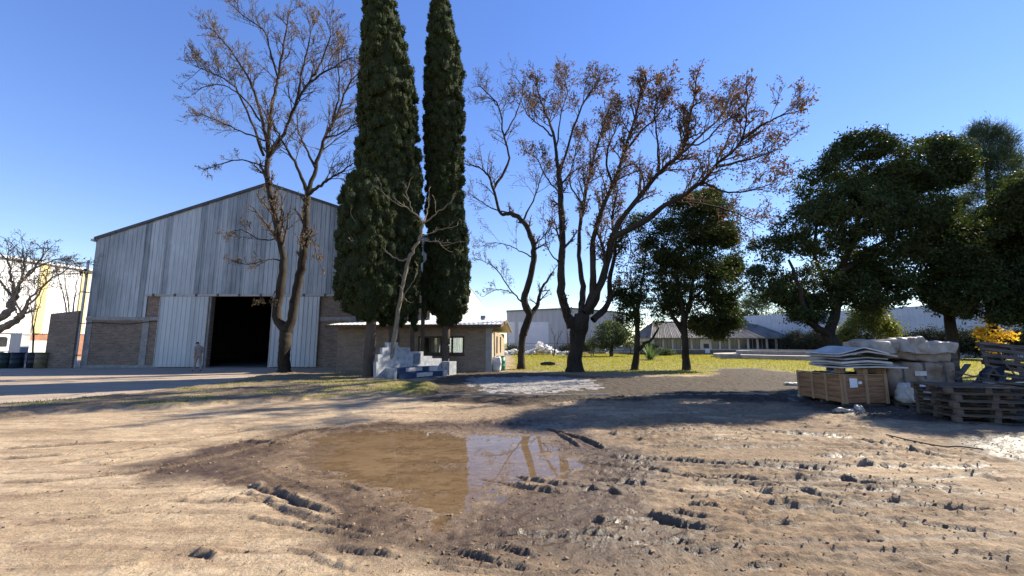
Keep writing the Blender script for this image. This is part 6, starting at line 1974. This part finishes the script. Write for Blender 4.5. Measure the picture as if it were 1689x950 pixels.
# torn rags and small rubbish by the crate
for k, (px, py, s, mt_, lab) in enumerate(((1392, 681, (.42, .2, .09), 'tarp', 'flat crumpled pale rag on the ground before the crate'), (1419, 681, (.2, .14, .17), 'tarp', 'upright crumpled pale rag at the foot of the crate'), (1308, 635, (.55, .4, .10), 'bagwhite', 'white torn sheet lying left of the crate'), (1325, 655, (.3, .18, .07), 'bagwhite', 'small whitish rag left of the crate'))):
    q = gnd(px, py)
    o = obj('rag', softbox(*s, 12, .5, .06, 7, 40 + k), M[mt_]); o.location = (q.x, q.y, gz(q.x, q.y) - .01)
    tag(o, lab, 'rag')
# pallets
def make_pallet(w=1.4, d=1.2, mat='palletwood'):
    root = thing('pallet', 'grey weathered wooden pallet', 'pallet', (0, 0, 0))
    mb = MB()
    n = 7
    for i in range(n):
        y = -d / 2 + (d - .10) * i / (n - 1)
        mb.box(-w / 2, w / 2, y, y + .10, .122, .144)
    mb2 = MB()
    for x in (-w / 2, -.05, w / 2 - .1):
        mb2.box(x, x + .1, -d / 2, d / 2, .1005, .1215)
    for y in (-d / 2, -.05, d / 2 - .1):
        mb2.box(-w / 2, w / 2, y, y + .1, 0, .0215)
    obj('top_deck', mb, M[mat], root)
    obj('frame_boards', mb2, M[mat], root)
    for x in (-w / 2, -.06, w / 2 - .12):
        for y in (-d / 2 + .002, -.06, d / 2 - .122):
            obj('block', MB().box(x + .003, x + .117, y, y + .12, .022, .10), M[mat], root)
    return root
pal = make_pallet()
PX, PY = 10.02, 9.27
PA = -14.0
stack = [(PX, PY, .01, -1.0, 'grey pallet at the very bottom of the front pallet stack'), (PX + .03, PY + .02, .156, 1.2, 'second pallet from the bottom of the front stack'), (PX - .02, PY + .0, .302, -.5, 'middle pallet of the front stack of five'),
         (PX + .05, PY + .05, .448, 2.0, 'fourth pallet of the front stack, just under the top one'), (PX - .04, PY + .04, .594, -2.2, 'top pallet of the front stack with sunlit boards')]
under = [(10.95, 12.0, .01, 0, 'pallet lying under the big wrapped bale')]
for i, (x, y, z, a, lab) in enumerate(stack + under):
    o = pal if i == 0 else copy_tree(pal)
    o.location = (x, y, z); o.rotation_euler = (0, 0, R(a + (PA if i < len(stack) else 0))); o['label'] = lab; o['group'] = 'weathered pallets'
# leaning broken pallet and loose boards behind
o = copy_tree(pal); o.location = (13.75, 11.5, 1.0); o.rotation_euler = (R(62), R(8), R(-22)); o['label'] = 'broken pallet leaning upright on the debris at the right edge'; o['group'] = 'weathered pallets'
o = copy_tree(pal); o.location = (12.75, 10.85, .45); o.rotation_euler = (R(14), R(-20), R(30)); o['label'] = 'tilted pallet lying in the debris behind the pallet stack'; o['group'] = 'weathered pallets'
bl = [((10.15, 10.25, .80), (11.9, 10.3, .62), .14, .03, 'palletwood', 'pale board lying slanted over the back of the pallet stack'), ((10.8, 10.7, .70), (12.6, 10.2, .80), .16, .03, 'panelmetal2', 'grey slat lying across the debris toward the right edge'),
      ((10.5, 10.4, .95), (12.2, 10.6, .74), .12, .03, 'palletwood', 'narrow board slanting down to the right behind the stack'), ((11.3, 10.9, .55), (12.7, 11.9, 1.35), .2, .06, 'blackplastic', 'thick black beam rising to the right behind the debris'),
      ((10.5, 11.1, .75), (11.3, 11.5, 1.12), .12, .03, 'oldwood', 'short dark board leaning up behind the pallets'), ((10.55, 11.2, .95), (11.2, 10.8, .72), .10, .03, 'oldwood', 'short dark board sloping down into the debris'),
      ((10.9, 10.4, .7), (12.4, 10.9, .9), .14, .03, 'oldwood', 'dark plank across the middle of the debris'), ((12.35, 11.25, .7), (12.15, 11.5, 1.42), .10, .035, 'palletwood', 'upright pale slat at the right edge below the yellow sapling'),
      ((11.0, 10.0, .62), (12.4, 9.95, .66), .16, .03, 'oldwood', 'dark plank flat on the stack at the right edge'), ((11.6, 11.5, .55), (12.3, 10.6, .78), .12, .03, 'oldwood', 'dark plank crossing under the black beam')]
bl = [((a[0] + 1.15, a[1], a[2] - .06), (b[0] + 1.15, b[1], b[2] - .06), w, th, m_, lab) for a, b, w, th, m_, lab in bl]
for k, (a, b, w, th, mt_, lab) in enumerate(bl):
    a, b = Vector(a), Vector(b); L = (b - a).length
    mb = MB(); mb.box(0, L, -w / 2, w / 2, -th / 2, th / 2)
    o = obj('loose_board', mb, M[mt_]); o.location = a
    d = (b - a).normalized(); o.rotation_euler = (0, -math.asin(d.z), math.atan2(d.y, d.x))
    tag(o, lab, 'board', 'loose boards in the debris')
o = obj('plastic_heap', softbox(1.9, 1.2, .62, 16, .6, .16, 2.2, 9), M['blackplastic']); o.location = (12.95, 11.1, 0)
tag(o, 'black plastic heap under the debris behind the pallets', 'heap')
o = obj('rubber_mat', MB().tube([(0, 0, 0), (.12, .06, .34), (.34, .14, .44), (.55, .2, .30), (.62, .24, .02)], .10, 10), M['blackrubber']); o.location = (12.25, 11.0, .50)
tag(o, 'bent black rubber hose arching behind the pallets', 'hose')
# bale on its pallet with tarpaulins heaped on top
bx, by = 11.02, 11.95
ba = thing('bale', 'big brown wrapped bale with dark straps', 'bale', (bx, by, .156), R(-2))
obj('wrapped_load', softbox(1.78, 1.3, .97, 30, .20, .035, 2.6, 5, crease=.045), M['balewrap'], ba)
for x in (-.52, .04, .56):
    mb = MB(); w_ = .022
    ring_ = [(-.68, 0.02), (-.68, .5), (-.67, .95), (-.55, 1.0), (0, 1.01), (.55, 1.0), (.67, .95), (.68, .5), (.68, .02)]
    V = []
    for y, z in ring_: V += [(x - w_, y, z), (x + w_, y, z)]
    mb.add(V, [[2 * i, 2 * i + 1, 2 * i + 3, 2 * i + 2] for i in range(len(ring_) - 1)])
    obj('strap', mb, M['strap'], ba)
mb = MB(); mb.box(-.25, .05, -.702, -.69, .62, .74)
obj('label_sheet', mb, M['bagwhite'], ba)
tops = [(bx - .02, by - .02, 1.13, (1.66, 1.2, .34), 'balewrap', 3, 'squashed brown load between the bale and the tarpaulins', 0),
        (bx - .62, by - .05, 1.34, (1.0, 1.25, .36), 'tarp', 12, 'folded grey tarpaulin overhanging the left end of the bale', 8),
        (bx + .42, by - .05, 1.36, (1.25, 1.3, .34), 'tarp', 14, 'pale stiff tarpaulin over the right end of the bale', -3),
        (bx - .05, by - .42, 1.36, (1.0, .5, .40), 'tarp', 15, 'creased tarpaulin fold hanging on the bale front', 14),
        (bx - .12, by - .1, 1.46, (.45, .5, .18), 'bluefilm', 16, 'crumpled blue grey film in the hollow atop the bale', 0),
        (bx + .25, by + .1, 1.57, (.8, .8, .10), 'tarp', 17, 'small tarpaulin flap at the very top of the bale', 20)]
for (x, y, z, s, mt_, sd, lab, ro) in tops:
    o = obj('tarpaulin' if mt_ == 'tarp' else ('film' if mt_ == 'bluefilm' else 'load'), softbox(*s, 34, .22, .05, 2.0, sd, crease=.10), M[mt_]); o.location = (x, y, z); o.rotation_euler = (R(random.uniform(-3, 3)), R(random.uniform(-5, 5)), R(ro))
    tag(o, lab, 'tarpaulin' if mt_ == 'tarp' else 'load')
mb = MB(); mb.box(-.09, .09, -.02, .02, 0, 1.35)
o = obj('upright_plank', mb, M['oldwood']); o.location = (12.22, 11.55, .05); o.rotation_euler = (R(-4), R(1), 0)
tag(o, 'grey upright plank against the right end of the bale', 'plank')
# white bulk bag before the bale
bb = obj('bulk_bag', softbox(.66, .62, .50, 24, .45, .05, 3.2, 31, crease=.05), M['bagwhite']); bb.location = (10.28, 10.78, .13)
tag(bb, 'white woven bulk bag sagging between the crate and the pallets', 'bag')
mb = MB()
for y in (-.25, .15): mb.box(-.38, .38, y, y + .1, 0, .09)
mb.box(-.4, .4, -.3, .3, .0905, .115)
o = obj('bag_base', mb, M['oldwood']); o.location = (10.28, 10.78, .01)
tag(o, 'low dark wood base under the white bulk bag', 'base')
# cable across the mud at the right
pts = [gnd(1462, 719), gnd(1500, 728), gnd(1550, 737), gnd(1580, 738), gnd(1622, 745)]
P = np.array([(p.x, p.y, gz(p.x, p.y) + .015) for p in pts])
o = obj('ground_cable', MB().tube(spline(P, 30), .011, 6), M['cable'])
tag(o, 'thin dark cable lying across the bright mud at the right', 'cable')

# ------------------------------------------------------------------ people
def person(label, loc, rotz, height, pose, shirt, trousers, hair='hair'):
    t = thing('person', label, 'person', loc, rotz)
    k = height / 1.75
    J = pose
    names = list(J)
    par = {'spine': 'pelvis', 'chest': 'spine', 'neck': 'chest', 'head': 'neck', 'crown': 'head', 'face': 'head',
           'shL': 'chest', 'elL': 'shL', 'wrL': 'elL', 'haL': 'wrL', 'shR': 'chest', 'elR': 'shR', 'wrR': 'elR', 'haR': 'wrR',
           'hiL': 'pelvis', 'knL': 'hiL', 'anL': 'knL', 'toL': 'anL', 'hiR': 'pelvis', 'knR': 'hiR', 'anR': 'knR', 'toR': 'anR'}
    rad = {'pelvis': (.155, .12), 'spine': (.15, .11), 'chest': (.17, .12), 'neck': (.06, .06), 'head': (.078, .092), 'crown': (.07, .08), 'face': (.05, .05),
           'shL': (.078, .078), 'shR': (.078, .078), 'elL': (.055, .055), 'elR': (.055, .055), 'wrL': (.038, .038), 'wrR': (.038, .038), 'haL': (.042, .025), 'haR': (.042, .025),
           'hiL': (.10, .10), 'hiR': (.10, .10), 'knL': (.072, .072), 'knR': (.072, .072), 'anL': (.055, .055), 'anR': (.055, .055), 'toL': (.045, .035), 'toR': (.045, .035)}
    me = bpy.data.meshes.new('body')
    me.from_pydata([tuple(Vector(J[n]) * k) for n in names], [(names.index(a), names.index(b)) for a, b in par.items() if a in names], [])
    tmp = bpy.data.objects.new('body_skeleton', me)
    COL.objects.link(tmp)
    sk = tmp.modifiers.new('skin', 'SKIN')
    sk.use_smooth_shade = True
    for i, n in enumerate(names):
        r = rad[n]
        me.skin_vertices[0].data[i].radius = (r[0] * k, r[1] * k)
        me.skin_vertices[0].data[i].use_root = (n == 'pelvis')
    sb_ = tmp.modifiers.new('sub', 'SUBSURF'); sb_.levels = 2; sb_.render_levels = 2
    dg = bpy.context.evaluated_depsgraph_get()
    bm_ = bpy.data.meshes.new_from_object(tmp.evaluated_get(dg))
    bpy.data.objects.remove(tmp)
    mb = MB()
    V = np.empty(len(bm_.vertices) * 3); bm_.vertices.foreach_get('co', V); V = V.reshape(-1, 3)
    P = {n: np.array(J[n]) * k for n in names}
    groups = {'skin': ['head', 'crown', 'face', 'haL', 'haR'], 'shirt': ['spine', 'chest', 'shL', 'shR', 'elL', 'elR', 'neck'], 'trouser': ['pelvis', 'hiL', 'hiR', 'knL', 'knR'], 'shoe': ['toL', 'toR']}
    def dseg(p, a, b):
        ab = b - a; t_ = np.clip(np.dot(p - a, ab) / (np.dot(ab, ab) + 1e-9), 0, 1); return np.linalg.norm(p - a - ab * t_)
    segs = [('skin', 'neck', 'head'), ('skin', 'head', 'crown'), ('skin', 'wrL', 'haL'), ('skin', 'wrR', 'haR'), ('shirt', 'spine', 'chest'), ('shirt', 'chest', 'neck'), ('shirt', 'chest', 'shL'), ('shirt', 'chest', 'shR'), ('shirt', 'shL', 'elL'), ('shirt', 'shR', 'elR'), ('shirt', 'elL', 'wrL'), ('shirt', 'elR', 'wrR'),
            ('trouser', 'pelvis', 'spine'), ('trouser', 'pelvis', 'hiL'), ('trouser', 'pelvis', 'hiR'), ('trouser', 'hiL', 'knL'), ('trouser', 'hiR', 'knR'), ('trouser', 'knL', 'anL'), ('trouser', 'knR', 'anR'), ('shoe', 'anL', 'toL'), ('shoe', 'anR', 'toR')]
    mid = {'skin': 0, 'shirt': 1, 'trouser': 2, 'shoe': 3}
    for poly in bm_.polygons:
        c = V[list(poly.vertices)].mean(0)
        best = min(segs, key=lambda s: dseg(c, P[s[1]], P[s[2]]))
        poly.material_index = mid[best[0]]
        poly.use_smooth = True
    # five separate fingers on each hand, grown from the palm
    import bmesh
    b = bmesh.new(); b.from_mesh(bm_)
    for s in ('L', 'R'):
        h, w = Vector(P['ha' + s]), Vector(P['wr' + s])
        d = (h - w).normalized(); side = d.cross(Vector((1, 0, 0))).normalized()
        fw = Vector((0, -1, 0))
        fw = (fw - d * fw.dot(d)).normalized()
        for i in range(5):
            L = (.075, .085, .08, .065, .055)[i] * k
            base = h + fw * ((i - 2) * -.017 * k) + d * (.015 * k if i < 4 else 0)
            dd = d if i else (d * .55 + fw * .8).normalized()
            v_, f_ = tube_np([tuple(base), tuple(base + dd * L * .55), tuple(base + dd * L * .9 - Vector((0, 0, 0)) + side * .008)], [.010 * k, .009 * k, .006 * k], 6)
            vs = [b.verts.new(tuple(q)) for q in v_]
            for q in f_:
                try: b.faces.new([vs[x] for x in q]).material_index = 0
                except ValueError: pass
    b.to_mesh(bm_); b.free()
    bo = obj('body', bm_, [M['skin'], M[shirt], M[trousers], M['shoe']], t)
    # hair cap following the skull
    hc, cr_ = Vector(P['head']), Vector(P['crown'])
    mb = MB()
    v_ = IV.copy()
    u = np.linspace(0, PI, 9); a = np.linspace(0, 2 * PI, 16, endpoint=False)
    c = hc.lerp(cr_, .55)
    axd = (cr_ - hc).normalized()
    fwd = Vector(P['face']) - hc; fwd = (fwd - axd * fwd.dot(axd)).normalized(); rt = axd.cross(fwd)
    rows_ = []
    for th_ in np.linspace(0, 1.75, 8):
        for ph_ in a:
            lim = th_ * (1 - .28 * max(0, math.cos(ph_)))
            q = c + (axd * math.cos(lim) * .105 + (fwd * math.cos(ph_) * .1 + rt * math.sin(ph_) * .088) * math.sin(lim)) * k * 1.02
            rows_.append(tuple(q))
    idx = np.arange(8 * 16).reshape(8, 16)
    mb.add(rows_, np.stack([idx[:-1], np.roll(idx[:-1], -1, 1), np.roll(idx[1:], -1, 1), idx[1:]], -1).reshape(-1, 4), 0, True)
    obj('hair', mb, M[hair], t)
    return t
walk = {'pelvis': (0, 0, .95), 'spine': (0, -.03, 1.15), 'chest': (0, -.08, 1.36), 'neck': (0, -.13, 1.49), 'head': (0, -.20, 1.565), 'crown': (0, -.24, 1.655), 'face': (0, -.275, 1.53),
        'shL': (.19, -.07, 1.40), 'elL': (.24, .06, 1.14), 'wrL': (.22, .0, .90), 'haL': (.21, -.03, .82), 'shR': (-.19, -.09, 1.40), 'elR': (-.25, -.10, 1.13), 'wrR': (-.20, -.26, .98), 'haR': (-.18, -.32, .92),
        'hiL': (.095, 0, .90), 'knL': (.10, -.10, .50), 'anL': (.10, -.16, .09), 'toL': (.11, -.30, .045), 'hiR': (-.095, 0, .90), 'knR': (-.10, .02, .49), 'anR': (-.10, .20, .12), 'toR': (-.11, .08, .045)}
stand = {'pelvis': (0, 0, .96), 'spine': (0, 0, 1.16), 'chest': (0, .0, 1.38), 'neck': (0, -.01, 1.52), 'head': (0, -.03, 1.61), 'crown': (0, -.035, 1.71), 'face': (0, -.115, 1.60),
         'shL': (.20, .0, 1.43), 'elL': (.30, .05, 1.18), 'wrL': (.22, -.10, 1.02), 'haL': (.17, -.15, .98), 'shR': (-.20, 0, 1.43), 'elR': (-.29, .05, 1.18), 'wrR': (-.22, -.08, 1.02), 'haR': (-.17, -.14, .98),
         'hiL': (.10, 0, .91), 'knL': (.12, -.02, .5), 'anL': (.13, .02, .08), 'toL': (.15, -.13, .04), 'hiR': (-.10, 0, .91), 'knR': (-.12, -.01, .5), 'anR': (-.13, .02, .08), 'toR': (-.15, -.13, .04)}
q = gnd(325, 613)
person('person in grey beige workwear walking with bowed head before the left door', (q.x, q.y, 0), R(-115), 1.72, walk, 'overall', 'overall')
q = gnd(977, 588)
person('person in dark clothes standing on the lawn behind the thick tree', (q.x, q.y, 0), R(170), 1.78, stand, 'overall2', 'trouser')
